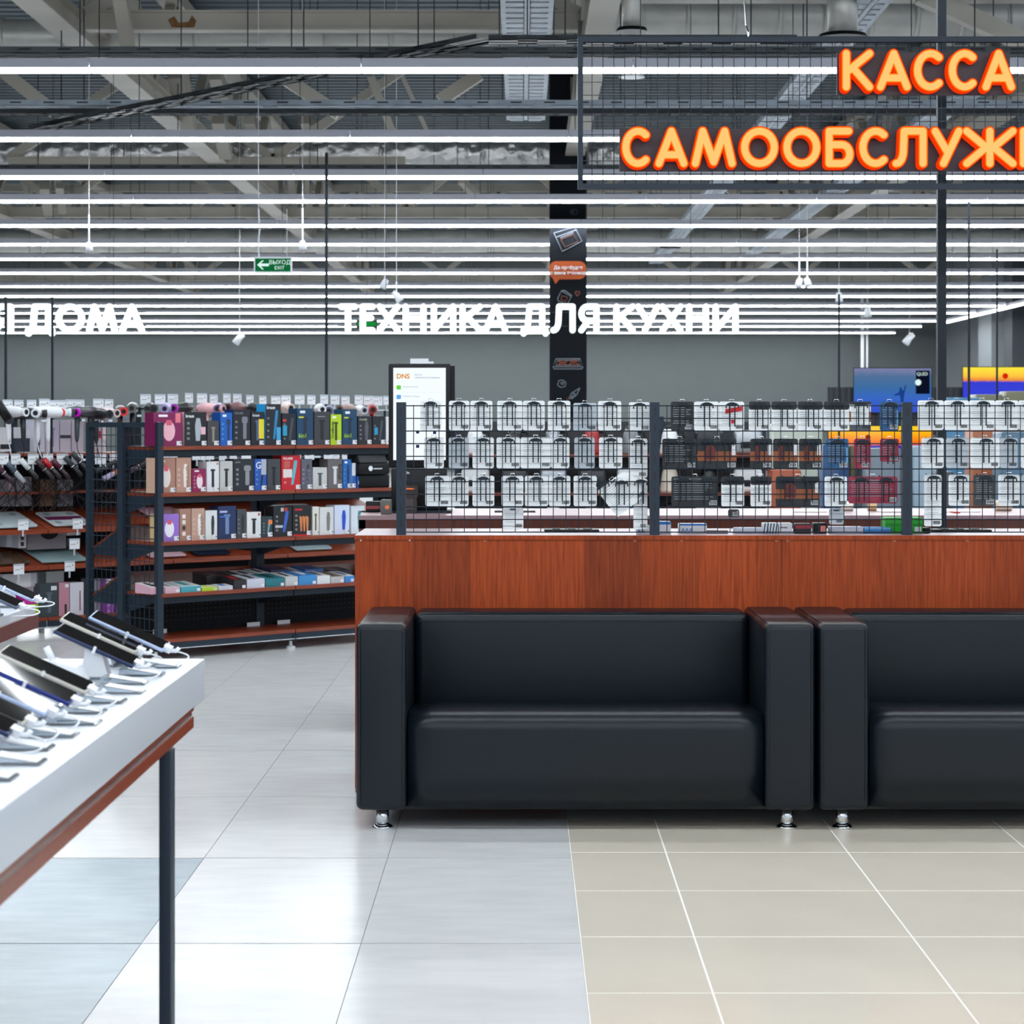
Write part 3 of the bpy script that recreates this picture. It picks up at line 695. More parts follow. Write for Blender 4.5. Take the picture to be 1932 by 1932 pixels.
def pack(x0, x1, y0, y1, kind, label, Yoff=0.0, hook=True, rot=0.0, thick=0.02):
    Y = RY + 0.022 + Yoff
    X0, X1, Z0, Z1 = wx(x0, Y), wx(x1, Y), wz(y1, Y), wz(y0, Y)
    w_, h_ = X1 - X0, Z1 - Z0
    t = thing('hanging_pack', label, 'package', ((X0 + X1) / 2, Y, Z1), 0, 'hanging packs on the counter rack')
    if rot: t.rotation_euler = (0, rot, 0)
    m1 = {'white': PKW, 'blackcap': PKW, 'clear': PKC, 'black': PKB, 'orange': PKB, 'blue': PKBL, 'red': PKR, 'promo': PKW, 'brown': PKW, 'grey': mat('pack_grey', (60, 62, 66), 0.4)}[kind]
    MB().prism(roundrect(-w_/2, -h_, w_/2, 0, min(0.008, w_/4)), 'y', 0.0, 0.0025).build('card', m1, t)
    if kind in ('white', 'clear', 'blackcap', 'orange', 'black', 'grey', 'promo') and w_ > 0.04:
        MB().prism(roundrect(-w_/2 + 0.007, -h_ + 0.012, w_/2 - 0.007, -h_ * 0.30, 0.006), 'y', 0.0026, thick).build('blister', PKC if kind != 'black' else PKB, t)
    pm = MB()
    fg = 1 if kind in ('black', 'blue', 'red', 'grey', 'orange') else 0
    n = int(h_ / 0.0085)
    for k in range(1, n - 2):
        if kind == 'blackcap' and k * 0.0085 < h_ * 0.32: continue
        if kind == 'orange' and k * 0.0085 < h_ * 0.75: continue
        z = -h_ + 0.006 + (n - k) * 0.0085 - 0.004
        if z > -0.008 or z < -h_ + 0.026: continue
        a = -w_/2 + 0.008 + PR.random() * 0.004; b = w_/2 - 0.008 - PR.random() * w_ * 0.35
        pm.box(a, -0.0006, z, b, 0, z + 0.0022)
    if pm.v: pm.build('small_print', PKS if fg == 0 else mat('print_pale', (150, 156, 162), 0.5), t)
    bc = MB(); bw = min(0.026, w_ * 0.4); bx = w_/2 - 0.006 - bw
    k = 0.0
    while k < bw:
        q = 0.0008 + 0.0016 * PR.random(); bc.box(bx + k, -0.0012, -h_ + 0.008, bx + k + q, -0.0006, -h_ + 0.021); k += q + 0.0012
    if fg: MB().box(bx - 0.002, -0.0006, -h_ + 0.006, bx + bw + 0.002, 0.0, -h_ + 0.023).build('barcode_field', PAPER, t)
    bc.build('barcode', INK, t)
    if kind == 'blackcap': MB().prism(roundrect(-w_/2, -h_ * 0.28, w_/2, 0.0003, 0.008), 'y', -0.0007, 0.0).build('header', PKB, t)
    if kind == 'orange':
        MB().box(-w_/2, -0.0006, -h_ * 0.74, w_/2, 0, -h_ * 0.42).build('colour_band', PKO, t)
        MB().box(w_/2 - 0.018, -0.001, -h_ * 0.55, w_/2 - 0.004, -0.0006, -h_ * 0.2).build('sticker', PAPER, t)
        MB().prism([(-w_*0.28, -h_*0.70), (-w_*0.05, -h_*0.70), (-w_*0.03, -h_*0.36), (-w_*0.12, -h_*0.22), (-w_*0.22, -h_*0.22), (-w_*0.3, -h_*0.36)], 'y', -0.0012, -0.0006).build('plain_picture', mat('print_maroon', (112, 40, 34), 0.5), t)
    if kind == 'promo':
        MB().prism([(-w_*0.25, -h_*0.42), (w_*0.42, -h_*0.32), (w_*0.42, -h_*0.16), (-w_*0.25, -h_*0.26)], 'y', -0.0012, -0.0006).build('red_flash', RED, t)
        MB().box(-0.002, -0.0012, -h_*0.75, 0.010, -0.0006, -h_*0.62).build('red_mark', RED, t)
    if kind == 'brown':
        MB().box(-w_/2, -0.0008, -h_ * 0.7, -w_/2 + 0.006, 0, -h_*0.35).box(w_/2 - 0.006, -0.0008, -h_ * 0.7, w_/2, 0, -h_*0.35).build('side_stripe', PKO, t)
        MB().box(-w_/2, -0.0008, -0.012, w_/2, 0, 0).build('header', PKB, t)
        MB().box(-w_/2, -0.0008, -h_, w_/2, 0, -h_ * 0.8).build('footer', mat('pack_slate', (80, 84, 92), 0.4), t)
    if kind == 'blue': MB().box(w_/2 - 0.008, -0.0008, -h_*0.8, w_/2 - 0.003, 0, -h_ * 0.3).build('side_lettering', mat('print_lightblue', (120, 176, 214), 0.5), t)
    MB().prism(roundrect(-0.012, -0.010, 0.012, -0.004, 0.003), 'y', -0.0008, 0.0).build('hang_hole', mat('hole_shadow_card', (70, 74, 80), 0.7), t)
    # hang loop reaching the hook
    MB().tube([(-0.010, 0.001, -0.004), (-0.008, 0.001, 0.008), (0.008, 0.001, 0.008), (0.010, 0.001, -0.004)], 0.0012, 5).build('hang_loop', CHROME, t)
    if hook:
        n_h = 2 if w_ > 0.125 else 1
        for q in range(n_h):
            hx = (X0 + X1) / 2 + ((q - 0.5) * w_ * 0.5 if n_h == 2 else 0)
            linkdata('hook', hkm, rk, (hx - rx0, 0.0, wz(y0, Y) - 0.978 - 0.012))
    return t
c1 = lambda x, y: (720 + x / 3.645, 660 + y / 3.645)
c2 = lambda x, y: (1210 + x / 3.788, 660 + y / 3.788)
c3 = lambda x, y: (1600 + x / 4.11, 560 + y / 4.11)
PK = []
for (a, b) in ((267, 410), (463, 603), (610, 762), (795, 968), (972, 1122), (1143, 1298)): PK.append((c1, a, b, 350, 555, 'white', 0, 0))
PK.append((c1, 1318, 1478, 365, 560, 'clear', 0, 0)); PK.append((c1, 1488, 1648, 352, 555, 'white', 0, 0)); PK.append((c1, 1700, 1845, 360, 560, 'white', 0, 0))
for (a, b) in ((292, 428), (462, 600), (625, 772), (790, 952), (956, 1163), (1166, 1292), (1325, 1465), (1495, 1655)): PK.append((c1, a, b, 602, 815, 'clear' if a in (1325, 462) else 'white', 0, 1))
PK.append((c1, 1700, 1828, 610, 880, 'white', 0, 1))
for (a, b) in ((300, 466), (470, 598), (625, 775), (825, 975), (985, 1145), (1150, 1298), (1320, 1480)): PK.append((c1, a, b, 866, 1075, 'white', 0, 2))
PK.append((c1, 1732, 1828, 885, 1235, 'white', 0, 2))
for (a, b, k) in ((210, 375, 'black'), (377, 553, 'white'), (555, 735, 'promo'), (768, 920, 'blackcap'), (930, 1110, 'blackcap'), (1118, 1295, 'blackcap'), (1303, 1485, 'blackcap'), (1488, 1640, 'brown'), (1705, 1840, 'blue')): PK.append((c2, a, b, 370, 578, k, 1, 0))
for (a, b, k) in ((150, 395, 'black'), (402, 680, 'orange'), (778, 935, 'orange'), (942, 1120, 'orange'), (1127, 1290, 'orange'), (1318, 1480, 'blue'), (1520, 1640, 'red'), (1706, 1840, 'red')): PK.append((c2, a, b, 635, 850 if a != 1706 else 800, k, 1, 1))
for (a, b, k) in ((215, 548, 'black'), (572, 735, 'blackcap'), (780, 930, 'blackcap'), (960, 1275, 'orange'), (1310, 1470, 'white'), (1480, 1830, 'red')): PK.append((c2, a, b, 905, 1120 if a != 1480 else 1098, k, 1, 2))
for (a, b) in ((540, 742), (745, 937), (940, 1140), (1142, 1320), (1322, 1480)): PK.append((c3, a, b, 803, 1033, 'white', 2, 0))
for (a, b, k) in ((570, 742, 'white'), (760, 935, 'clear'), (948, 1176, 'white'), (1180, 1316, 'clear'), (1340, 1500, 'white')): PK.append((c3, a, b, 1093, 1328, k, 2, 1))
for (a, b, k) in ((590, 725, 'white'), (780, 945, 'white'), (972, 1140, 'grey'), (1165, 1332, 'white'), (1345, 1480, 'clear')): PK.append((c3, a, b, 1380, 1620 if a != 590 else 1780, k, 2, 2))
kn = {'white': 'white carded', 'clear': 'see-through blister', 'black': 'black blister', 'orange': 'black and orange blister', 'blue': 'blue carded', 'red': 'dark red carded', 'promo': 'white carded', 'blackcap': 'white pack with black header', 'brown': 'white and brown carded', 'grey': 'dark grey blister'}
od = ['first', 'second', 'third', 'fourth', 'fifth', 'sixth', 'seventh', 'eighth', 'ninth', 'tenth']
cnt = {}
for (c, a, b, ya, yb, k, bay, row) in PK:
    i = cnt.get((bay, row), 0); cnt[(bay, row)] = i + 1
    x0, y0 = c(a, ya); x1, y1 = c(b, yb)
    suffix = ' with a red flash' if k == 'promo' else ''
    pack(x0, x1, y0, y1, k, f'{kn[k]}{"" if "pack" in kn[k] else " pack"}{suffix}, {od[i]} from left, {["top", "middle", "bottom"][row]} row, {["left", "middle", "right"][bay]} rack bay'[:110])
pack(c1(830, 0)[0], c1(975, 0)[0], c1(0, 1085)[1], c1(0, 1235)[1], 'white', 'long white card hanging lowest in the left rack bay', 0.03, False)
pack(c2(620, 0)[0], c2(700, 0)[0], c2(0, 1140)[1], c2(0, 1198)[1], 'grey', 'small grey tag hanging under the middle rack bay packs', 0.03, False)
pack(c2(1342, 0)[0], c2(1448, 0)[0], c2(0, 1135)[1], c2(0, 1248)[1], 'clear', 'clear blister hanging lowest in the middle rack bay', 0.03, False)
t = pack(c1(1455, 0)[0], c1(1715, 0)[0], c1(0, 893)[1], c1(0, 1120)[1], 'white', 'crooked white card tilted sideways in the left rack bay, bottom row', -0.012, True, math.radians(-38))
textobj('lettering', 'AA', 0.022, mat('print_blue', (20, 120, 190), 0.4), thing('battery_card', 'white battery card with blue letters at the bottom of the left rack bay', 'battery pack', (wx(1202, 8.6), 8.6, 0.978)), (0.0, -0.003, 0.004))
_b = [o for o in C.objects if o.name.startswith('battery_card')][-1]
MB().box(-0.004, -0.0015, 0.0, 0.056, 0.0, 0.034).build('card', PKW, _b)
# ---- little things on the front worktop
def boxthing(name, label, cat, x0, x1, y0, Y, m, z0=0.978, depth=0.07, group=None, deco=None, rz=0.0):
    X0, X1 = wx(x0, Y), wx(x1, Y); Z1 = wz(y0, Y)
    t = thing(name, label, cat, ((X0 + X1) / 2, Y, z0), rz, group)
    w_ = X1 - X0; h_ = max(0.006, Z1 - z0)
    o = MB().box(-w_/2, 0, 0, w_/2, depth, h_).build('body', m, t); bevel(o, min(0.003, h_ * 0.2), 2)
    if deco: deco(t, w_, h_)
    return t
BLU = flat((22, 116, 196)); LBL = flat((52, 130, 200)); LAV = flat((206, 210, 226)); GRN = flat((24, 172, 34))
def band(rgb, a, b, nm='printed_band'):
    return lambda t, w_, h_: MB().box(-w_/2 + 0.001, -0.0008, h_ * a, w_/2 - 0.001, 0, h_ * b).build(nm, flat(rgb), t)
def aatext(s):
    def f(t, w_, h_):
        band((22, 116, 196), 0.8, 0.98)(t, w_, h_)
        textobj('lettering', s, h_ * 0.62, BLU, t, (-w_/2 + 0.008, -0.001, h_ * 0.12))
    return f
boxthing('battery_box', 'white and blue battery box just right of the second rack post', 'battery pack', 1243, 1266, 984, 8.62, PAPER, deco=band((22, 116, 196), 0.75, 0.98))
boxthing('battery_box', 'wide white battery box lettered AAA on the worktop', 'battery pack', 1281, 1334, 988, 8.64, PAPER, deco=aatext('AAA'))
boxthing('patterned_strip', 'low black and white patterned strip on the worktop', 'box', 1335, 1374, 1001, 8.6, flat((96, 84, 96)), depth=0.05, deco=band((224, 224, 228), 0.3, 0.6))
boxthing('plastic_case', 'low translucent case left of the patterned carton', 'box', 1386, 1440, 996, 8.62, flat((196, 200, 214)))
def stripes(t, w_, h_):
    for k in range(5): MB().prism([(-w_/2 + k*w_/5, 0), (-w_/2 + (k+.4)*w_/5, 0), (-w_/2 + (k+.9)*w_/5, h_), (-w_/2 + (k+.5)*w_/5, h_)], 'y', -0.0008, 0).build('stripe', flat((26, 70, 96)), t)
boxthing('patterned_carton', 'small carton with dark blue slanted stripes on the worktop', 'box', 1440, 1468, 987, 8.62, PAPER, deco=stripes)
boxthing('lettered_carton', 'small white carton beside the blue striped one', 'box', 1470, 1495, 987, 8.62, PAPER, deco=lambda t, w_, h_: textobj('lettering', 'MICRO', 0.009, INK, t, (-w_/2 + 0.004, -0.001, h_ * 0.5)))
boxthing('red_carton', 'small black and red carton in the middle rack bay', 'box', 1500, 1531, 988, 8.62, flat((30, 26, 30)), deco=band((160, 40, 60), 0.5, 0.85))
boxthing('black_carton', 'small black carton with pink mark, right of the red one', 'box', 1536, 1560, 987, 8.62, BLACK, deco=lambda t, w_, h_: MB().box(0, -0.0008, h_*.2, w_*.4, 0, h_*.75).build('mark', flat((222, 128, 120)), t))
boxthing('plastic_case', 'long translucent flat case next to the blue one', 'box', 1566, 1629, 994, 8.62, flat((196, 202, 214)))
boxthing('blue_case', 'flat bright blue plastic case on the worktop', 'box', 1630, 1681, 995, 8.62, LBL, deco=band((120, 180, 226), 0.7, 0.95))
def greendeco(t, w_, h_):
    MB().box(w_*0.28, -0.001, h_*0.1, w_*0.46, 0, h_*0.42).build('price_label', PAPER, t)
    MB().box(-w_/2, -0.001, h_*0.5, w_/2, 0, h_*0.56).build('fold_line', flat((18, 130, 26)), t)
boxthing('green_box', 'bright green cardboard box behind the third rack post', 'box', 1671, 1741, 977, 8.64, GRN, depth=0.12, deco=greendeco)
boxthing('small_black_box', 'small black box right of the bright green box', 'box', 1743, 1756, 996, 8.64, BLACK)
for (a, b, lb) in ((1027, 1131, 'flat black tablet lying behind the left rack bay'), (1757, 1872, 'flat black tablet lying behind the right rack bay')):
    X0, X1 = wx(a, 8.75), wx(b, 8.75); t = thing('tablet', lb, 'tablet', ((X0+X1)/2, 8.75, 0.978)); w_ = X1 - X0
    bevel(MB().box(-w_/2, 0, 0, w_/2, 0.14, 0.008).build('body', BLACK, t), 0.003, 2)
    for q in (-0.06, 0, 0.06): MB().box(q - 0.015, 0.03, 0.008, q + 0.015, 0.09, 0.011).build('pad', STEELD, t)

# ================================================================= SECOND COUNTER
c2Y = 10.15
sc = thing('service_counter', 'lower brown service counter behind the mesh rack', 'counter', (wx(677, c2Y), c2Y, 0)); s0 = wx(677, c2Y)
L2 = wx(2300, c2Y) - s0
MB().box(0, 0, 0.965, L2, 0.85, 0.985).build('worktop', WOODT, sc)
MB().box(0.0, 0.002, 0.925, L2, 0.02, 0.965).build('fascia', WOODD, sc)
MB().box(0.0, 0.002, 0, 0.03, 0.85, 0.965).build('side_panel', WOODD, sc)
MB().box(0.03, 0.3, 0.05, L2, 0.318, 0.965).build('back_panel', mat('olive_grey_panel', (132, 134, 124), 0.6), sc)
for k in range(1, 6): MB().box(L2*k/6 - 0.01, 0.02, 0.0, L2*k/6 + 0.01, 0.3, 0.925).build('divider', WOODD, sc)
z2 = 0.985
# kiosk terminal
kx = wx(791, 10.45)
ki = thing('self_checkout_kiosk', 'tall black self checkout touch screen kiosk on the service counter', 'kiosk', (kx, 10.45, z2))
def kz(py): return wz(py, 10.45) - z2
def kxx(px): return wx(px, 10.45) - kx
o = MB().box(kxx(733), 0, kz(883), kxx(850), 0.035, kz(686)).build('monitor', BLACK, ki); bevel(o, 0.008, 3)
SCR = glow('kiosk_screen_white', (238, 246, 255), 1.0)
scn = MB().box(kxx(742), -0.0015, kz(868), kxx(841), 0.0, kz(694)).build('screen', SCR, o)
GO = glow('screen_orange', (228, 146, 24), 0.9); GG = glow('screen_green', (110, 214, 70), 0.9); GBl = glow('screen_blue', (100, 170, 236), 0.9); GGr = glow('screen_grey', (150, 156, 172), 0.9)
textobj('lettering', 'DNS', 0.031, GO, scn, (kxx(748), -0.002, kz(714)), off=0.0009)
textobj('lettering', 'касса', 0.0125, GGr, scn, (kxx(782), -0.002, kz(708.5)))
textobj('lettering', 'самообслуживания', 0.0125, GGr, scn, (kxx(782), -0.002, kz(714)))
for (yy, g, s_) in ((731, GG, 'Получить заказ'), (749, GBl, 'Оплатить товары')):
    MB().prism(roundrect(kxx(748), kz(yy + 4), kxx(756.5), kz(yy - 4), 0.004), 'y', -0.0025, -0.0015).build('icon', g, scn)
    textobj('lettering', s_, 0.0095, GGr, scn, (kxx(760), -0.002, kz(yy)))
    MB().box(kxx(760), -0.002, kz(yy + 9.3), kxx(838), -0.0015, kz(yy + 9)).build('divider_line', glow('screen_line', (210, 218, 232), 0.9), scn)
for (xx, yy) in ((788, 815), (820, 816), (788, 842)): MB().box(kxx(xx - 3), -0.002, kz(yy + 3), kxx(xx + 3), -0.0015, kz(yy - 3)).build('icon', glow('screen_navy', (40, 52, 84), 0.9), scn)
MB().box(kxx(850), 0.02, kz(880), kxx(858), 0.06, kz(690)).build('side_housing', BLACK, ki)
o = MB().box(kxx(738), 0.0, 0.012, kxx(843), 0.08, kz(884)).build('stand_body', BLACK, ki); bevel(o, 0.006, 2)
MB().box(kxx(727), -0.05, 0.0, kxx(852), 0.14, 0.012).build('base_plate', STEELD, ki)
textobj('lettering', 'On', 0.016, PAPER, ki, (kxx(764), -0.002, kz(894)), off=0.0004)
pt = thing('card_terminal', 'dark card payment terminal with orange rim under the kiosk screen', 'card terminal', (wx(768, 10.36), 10.36, z2))
MB().box(-0.045, 0, 0, 0.045, 0.05, 0.075).build('body', flat((36, 30, 30)), pt)
MB().box(-0.05, 0, 0.075, 0.05, 0.05, 0.13).build('head', flat((44, 30, 26)), pt)
MB().box(-0.03, -0.001, 0.112, 0.035, 0, 0.118).build('light_strip', glow('amber_strip', (230, 120, 70), 1.0), pt)
MB().box(-0.035, -0.001, 0.02, 0.035, 0, 0.068).build('display', flat((70, 58, 58)), pt)
t = thing('price_card', 'white card lying on top of the kiosk screen', 'card', (wx(791, 10.46), 10.46, z2 + kz(686)))
MB().box(-0.042, 0, 0, 0.042, 0.03, 0.024).build('card', PAPER, t); MB().box(0.042, 0, 0, 0.066, 0.03, 0.010).build('flap', PAPER, t)
boxthing('small_grey_box', 'small grey box with orange round mark left of the kiosk', 'box', 718, 738, 943, 10.25, flat((90, 88, 86)), z0=z2, deco=lambda t, w_, h_: MB().tube([(0.006, 0, h_*.5), (0.006, -0.001, h_*.5)], 0.010, 12).build('mark', flat((226, 120, 60)), t))
boxthing('black_red_box', 'long black box with red label at the service counter end', 'box', 690, 717, 946, 10.5, BLACK, z0=z2, deco=band((140, 50, 50), 0.3, 0.6))
for (px0, px1, lb) in ((933, 1010, 'slim black keyboard on the service counter'), (680, 712, 'slim black scanner pad at the service counter end')):
    boxthing('keyboard' if px0 > 800 else 'scanner_pad', lb, 'keyboard' if px0 > 800 else 'scanner', px0, px1, 966, 10.5, BLACK, z0=z2, depth=0.12)
def roll(px, py0, py1, Y, label, rgb, wpx):
    X = wx(px, Y); r = (wz(py0, Y) - wz(py1, Y)) / 2; t = thing('tape_roll', label, 'tape roll', (X, Y, z2))
    hw = wpx * Y / F / 2
    MB().tube([(-hw, 0, r), (hw, 0, r)], r, 20).build('tape', flat(rgb), t, smooth=False)
    MB().tube([(-hw - 0.001, 0, r), (hw + 0.001, 0, r)], r * 0.55, 16).build('core', flat((150, 120, 90)), t)
roll(1645, 954, 972, 10.7, 'tan tape roll lying behind the third rack post', (214, 178, 130), 16)
roll(1598, 952, 970, 10.7, 'cream paper roll left of the tan tape roll', (232, 226, 214), 22)
roll(1893, 955, 975, 10.7, 'wide cream tape roll at the right end', (226, 206, 180), 30)
for (a, b, Y, rgb, lb) in ((1500, 1560, 10.5, (236, 232, 224), 'loose white paper slips on the service counter, middle bay'), (1660, 1705, 10.5, (226, 224, 220), 'white paper sheet behind the red packs'), (1785, 1850, 10.5, (240, 240, 240), 'white papers beside the wide tape roll'), (1800, 1812, 10.4, (200, 60, 50), 'small red tool on the white papers'), (830, 850, 10.7, (236, 230, 220), 'white slip right of the kiosk base')):
    boxthing('paper_slips' if 'paper' in lb or 'slip' in lb else 'red_tool', lb, 'paper' if 'red tool' not in lb else 'tool', a, b, 968, Y, flat(rgb), z0=z2, depth=0.1)

# ================================================================= NEAR GONDOLA
TH = math.atan2(0.684, 0.729); U = Vector((0.729, 0.684, 0)).normalized(); N = Vector((-U.y, U.x, 0))
P0 = Vector((-2.14, 13.25, 0)); Q0 = Vector((-3.17, 14.95, 0))
def s_of(px, base, t=0.0):
    b = base + N * t; k = (px - VX) / F
    return (k * b.y - b.x) / (U.x - k * U.y)
def gw_(base, s, t, z): p = base + U * s + N * t; return Vector((p.x, p.y, z))
def z_at(py, base, s, t): return EYE - (py - VY) * gw_(base, s, t, 0).y / F
g = thing('shelving_gondola', 'grey steel gondola with cherry shelves full of shaver boxes', 'shelving', P0, TH)
GL_ = 2.0
ZS = {'A': 1.268, 'B': 0.99, 'C': 0.70, 'D': 0.392}
for s in (0.0, 1.0, 2.0):
    u = MB().box(s - 0.03, 0.365, 0.02, s + 0.03, 0.425, 1.41).build('upright', STEEL, g)
    sl = MB()
    for k in range(26): sl.box(s - 0.006, 0.3642, 0.1 + k * 0.05, s + 0.006, 0.3652, 0.125 + k * 0.05)
    sl.build('slot', flat((10, 12, 16)), u)
    MB().prism([(0.0, 0.05), (0.365, 0.05), (0.365, 0.09), (0.0, 0.09)], 'x', s - 0.02, s + 0.02).build('base_foot', STEELD, g)
    MB().tube([(s, 0.05, 0.0), (s, 0.05, 0.012), (s, 0.05, 0.02), (s, 0.05, 0.06)], [0.028, 0.028, 0.01, 0.01], 14).build('levelling_foot', PAPER, g)
for s in (0.0, 1.0):
    for k, zz in ZS.items():
        b = MB().box(s + 0.004, 0.0, zz - 0.022, s + 0.996, 0.365, zz).build('shelf_board', WOODS, g)
        MB().box(s + 0.004, 0.02, zz - 0.062, s + 0.996, 0.032, zz - 0.022).box(s + 0.004, 0.33, zz - 0.062, s + 0.996, 0.342, zz - 0.022).build('shelf_rail', STEELD, b)
        for q in (0.008, 0.992):
            MB().prism([(0.365, zz - 0.022), (0.03, zz - 0.022), (0.03, zz - 0.045), (0.365, zz - 0.13)], 'x', s + q - 0.003, s + q + 0.003).build('bracket', STEEL, b)
        # back-side sloping shelves
    for zz in (0.62, 0.33):
        MB().prism([(0.43, zz + 0.15), (0.76, zz), (0.76, zz + 0.02), (0.43, zz + 0.17)], 'x', s + 0.01, s + 0.99).build('sloping_shelf', WOODS, g)
        for q in (0.0, 0.99): MB().prism([(0.43, zz + 0.15), (0.76, zz), (0.76, zz - 0.02), (0.43, zz - 0.03)], 'x', s + q, s + q + 0.006).build('bracket', STEEL, g)
    MB().box(s + 0.004, 0.0, 0.10, s + 0.996, 0.365, 0.122).build('base_shelf', WOODS, g)
    MB().box(s + 0.004, 0.004, 0.066, s + 0.996, 0.016, 0.10).build('kick_panel', STEEL, g)
    MB().box(s + 0.004, 0.0, 0.060, s + 0.996, 0.014, 0.066).build('chrome_strip', CHROME, g)
    MB().box(s + 0.004, 0.42, 0.10, s + 0.996, 0.77, 0.122).build('base_shelf', WOODS, g)
    pb = MB().box(s + 0.035, 0.372, 0.124, s + 0.965, 0.382, 0.372).build('back_panel', PEG, g)  # panel extended down to stand in for the dark gap above the base
    hm = MB()
    for a in range(27):
        for b_ in range(6): hm.box(s + 0.06 + a * 0.033, 0.3710, 0.19 + b_ * 0.03, s + 0.069 + a * 0.033, 0.3720, 0.198 + b_ * 0.03)
    hm.build('perforation', flat((8, 9, 11)), pb)['kind'] = 'stuff'
# end frame
ef = MB().box(-0.02, 0.0, 0.05, 0.02, 0.035, 1.41).build('end_frame', STEEL, g)
MB().box(-0.02, 0.755, 0.05, 0.02, 0.79, 1.41).build('end_frame', STEEL, g)
MB().box(-0.02, 0.035, 1.38, 0.02, 0.755, 1.41).build('end_frame', STEEL, g)
sl = MB()
for k in range(44): sl.box(-0.021, 0.012, 0.1 + k * 0.03, -0.02, 0.022, 0.115 + k * 0.03)
sl.build('slot', flat((10, 12, 16)), ef)
mb = MB()
for k in range(14): mb.tube([(-0.005, 0.06 + k * 0.052, 0.08), (-0.005, 0.06 + k * 0.052, 1.38)], 0.0022, 5, False)
for k in range(19): mb.tube([(-0.010, 0.035, 0.10 + k * 0.0685), (-0.010, 0.755, 0.10 + k * 0.0685)], 0.003, 5, False)
mb.build('wire_grid', STEEL, g)

def shelfbox(base, x0, x1, ytop, zs, rgb, label, pic=None, prgb=(210, 212, 216), side=None, t=0.03, depth=0.09, logo=None, tagc=True, extra=None, sh=None, group='boxes on the shaver shelves', name='product_box', txt=None):
    s0 = s_of(x0, base, t); s1 = s_of(x1, base, t); sm = (s0 + s1) / 2
    zt = z_at(ytop, base, sm, t); w_ = (s1 - s0) - 0.004; h_ = zt - zs
    o = thing(name, label, 'box', gw_(base, sm, t, zs), TH, group)
    m0 = flat(rgb, 0.35)
    mb = MB().box(-w_/2, 0, 0, w_/2, depth, h_)
    b = mb.build('carton', m0, o)
    if side: MB().box(-w_/2 - 0.0006, 0.0, 0, -w_/2, depth, h_).build('side_print', flat(side, 0.4), o)
    pm = flat(prgb, 0.4); y = -0.0008
    def pr(poly, m=pm, nm='product_picture', yy=y): return MB().prism(poly, 'y', yy, 0.0).build(nm, m, o)
    if pic == 'shaver':
        cx_ = w_ * 0.18; pr(roundrect(cx_ - w_*0.10, h_*0.18, cx_ + w_*0.10, h_*0.62, w_*0.06)); pr(roundrect(cx_ - w_*0.17, h_*0.62, cx_ + w_*0.17, h_*0.80, w_*0.08))
    elif pic == 'stick':
        pr(roundrect(-w_*0.10, h_*0.15, w_*0.10, h_*0.68, w_*0.05)); pr(roundrect(-w_*0.18, h_*0.68, w_*0.18, h_*0.75, w_*0.03))
    elif pic == 'oval':
        pr([(w_*0.05 + w_*0.22*math.cos(a*math.pi/8), h_*0.45 + h_*0.3*math.sin(a*math.pi/8)) for a in range(16)])
        pr(roundrect(-w_*0.05, h_*0.62, w_*0.15, h_*0.78, w_*0.04), flat((214, 90, 110)), yy=-0.0014)
    elif pic == 'trimmer':
        pr([(w_*0.02, h_*0.15), (w_*0.20, h_*0.15), (w_*0.26, h_*0.6), (w_*0.2, h_*0.82), (w_*0.04, h_*0.82), (-w_*0.02, h_*0.6)])
    elif pic == 'slant':
        pr([(w_*0.0, h_*0.15), (w_*0.12, h_*0.15), (w_*0.3, h_*0.7), (w_*0.32, h_*0.85), (w_*0.16, h_*0.85), (w_*0.12, h_*0.7)])
    elif pic == 'multi':
        for q in (-0.15, 0.02, 0.19): pr([(w_*(q+0.06), h_*0.15), (w_*(q+0.14), h_*0.15), (w_*(q+0.16), h_*0.62), (w_*q, h_*0.66)])
    dm = MB()
    if pic in ('shaver', 'oval', 'multi', 'trimmer', 'slant'):
        for k in range(4): dm.prism(roundrect(-w_*0.38, h_*(0.18 + 0.15*k), -w_*0.25, h_*(0.18+0.15*k) + w_*0.10, w_*0.04, 2), 'y', -0.0008, 0)
        dm.build('feature_icon', flat(tuple(min(255, int(c * 0.5 + 110)) for c in rgb)), o)
    if logo: MB().prism(roundrect(-w_*0.32, h_*0.87, w_*0.0, h_*0.94, 0.003, 2), 'y', -0.001, 0).build('logo', flat(logo), o)
    if txt:
        body, sz, trgb, tx, tz, vert = txt
        textobj('lettering', body, h_ * sz, flat(trgb), o, (w_ * tx, -0.0012, h_ * tz), (math.pi/2, 0 if not vert else -math.pi/2, 0), off=0.0004)
    if extra:
        for (ex0, ez0, ex1, ez1, ergb) in extra: MB().box(w_*ex0, -0.0011, h_*ez0, w_*ex1, 0, h_*ez1).build('colour_panel', flat(ergb), o)
    if tagc:
        tg = MB().box(w_/2 - 0.036 if w_ > 0.08 else w_/2 - 0.03, -0.0022, 0.004, w_/2 - 0.001, -0.0012, 0.030).build('price_label', PAPER, o)
        MB().box(w_/2 - 0.012, -0.0026, 0.014, w_/2 - 0.004, -0.0022, 0.023).build('code', INK, tg)
    return o
X5 = lambda v: 270 + v / 4.11
Y5 = lambda v: 720 + v / 4.11
Y6 = lambda v: 930 + v / 4.11
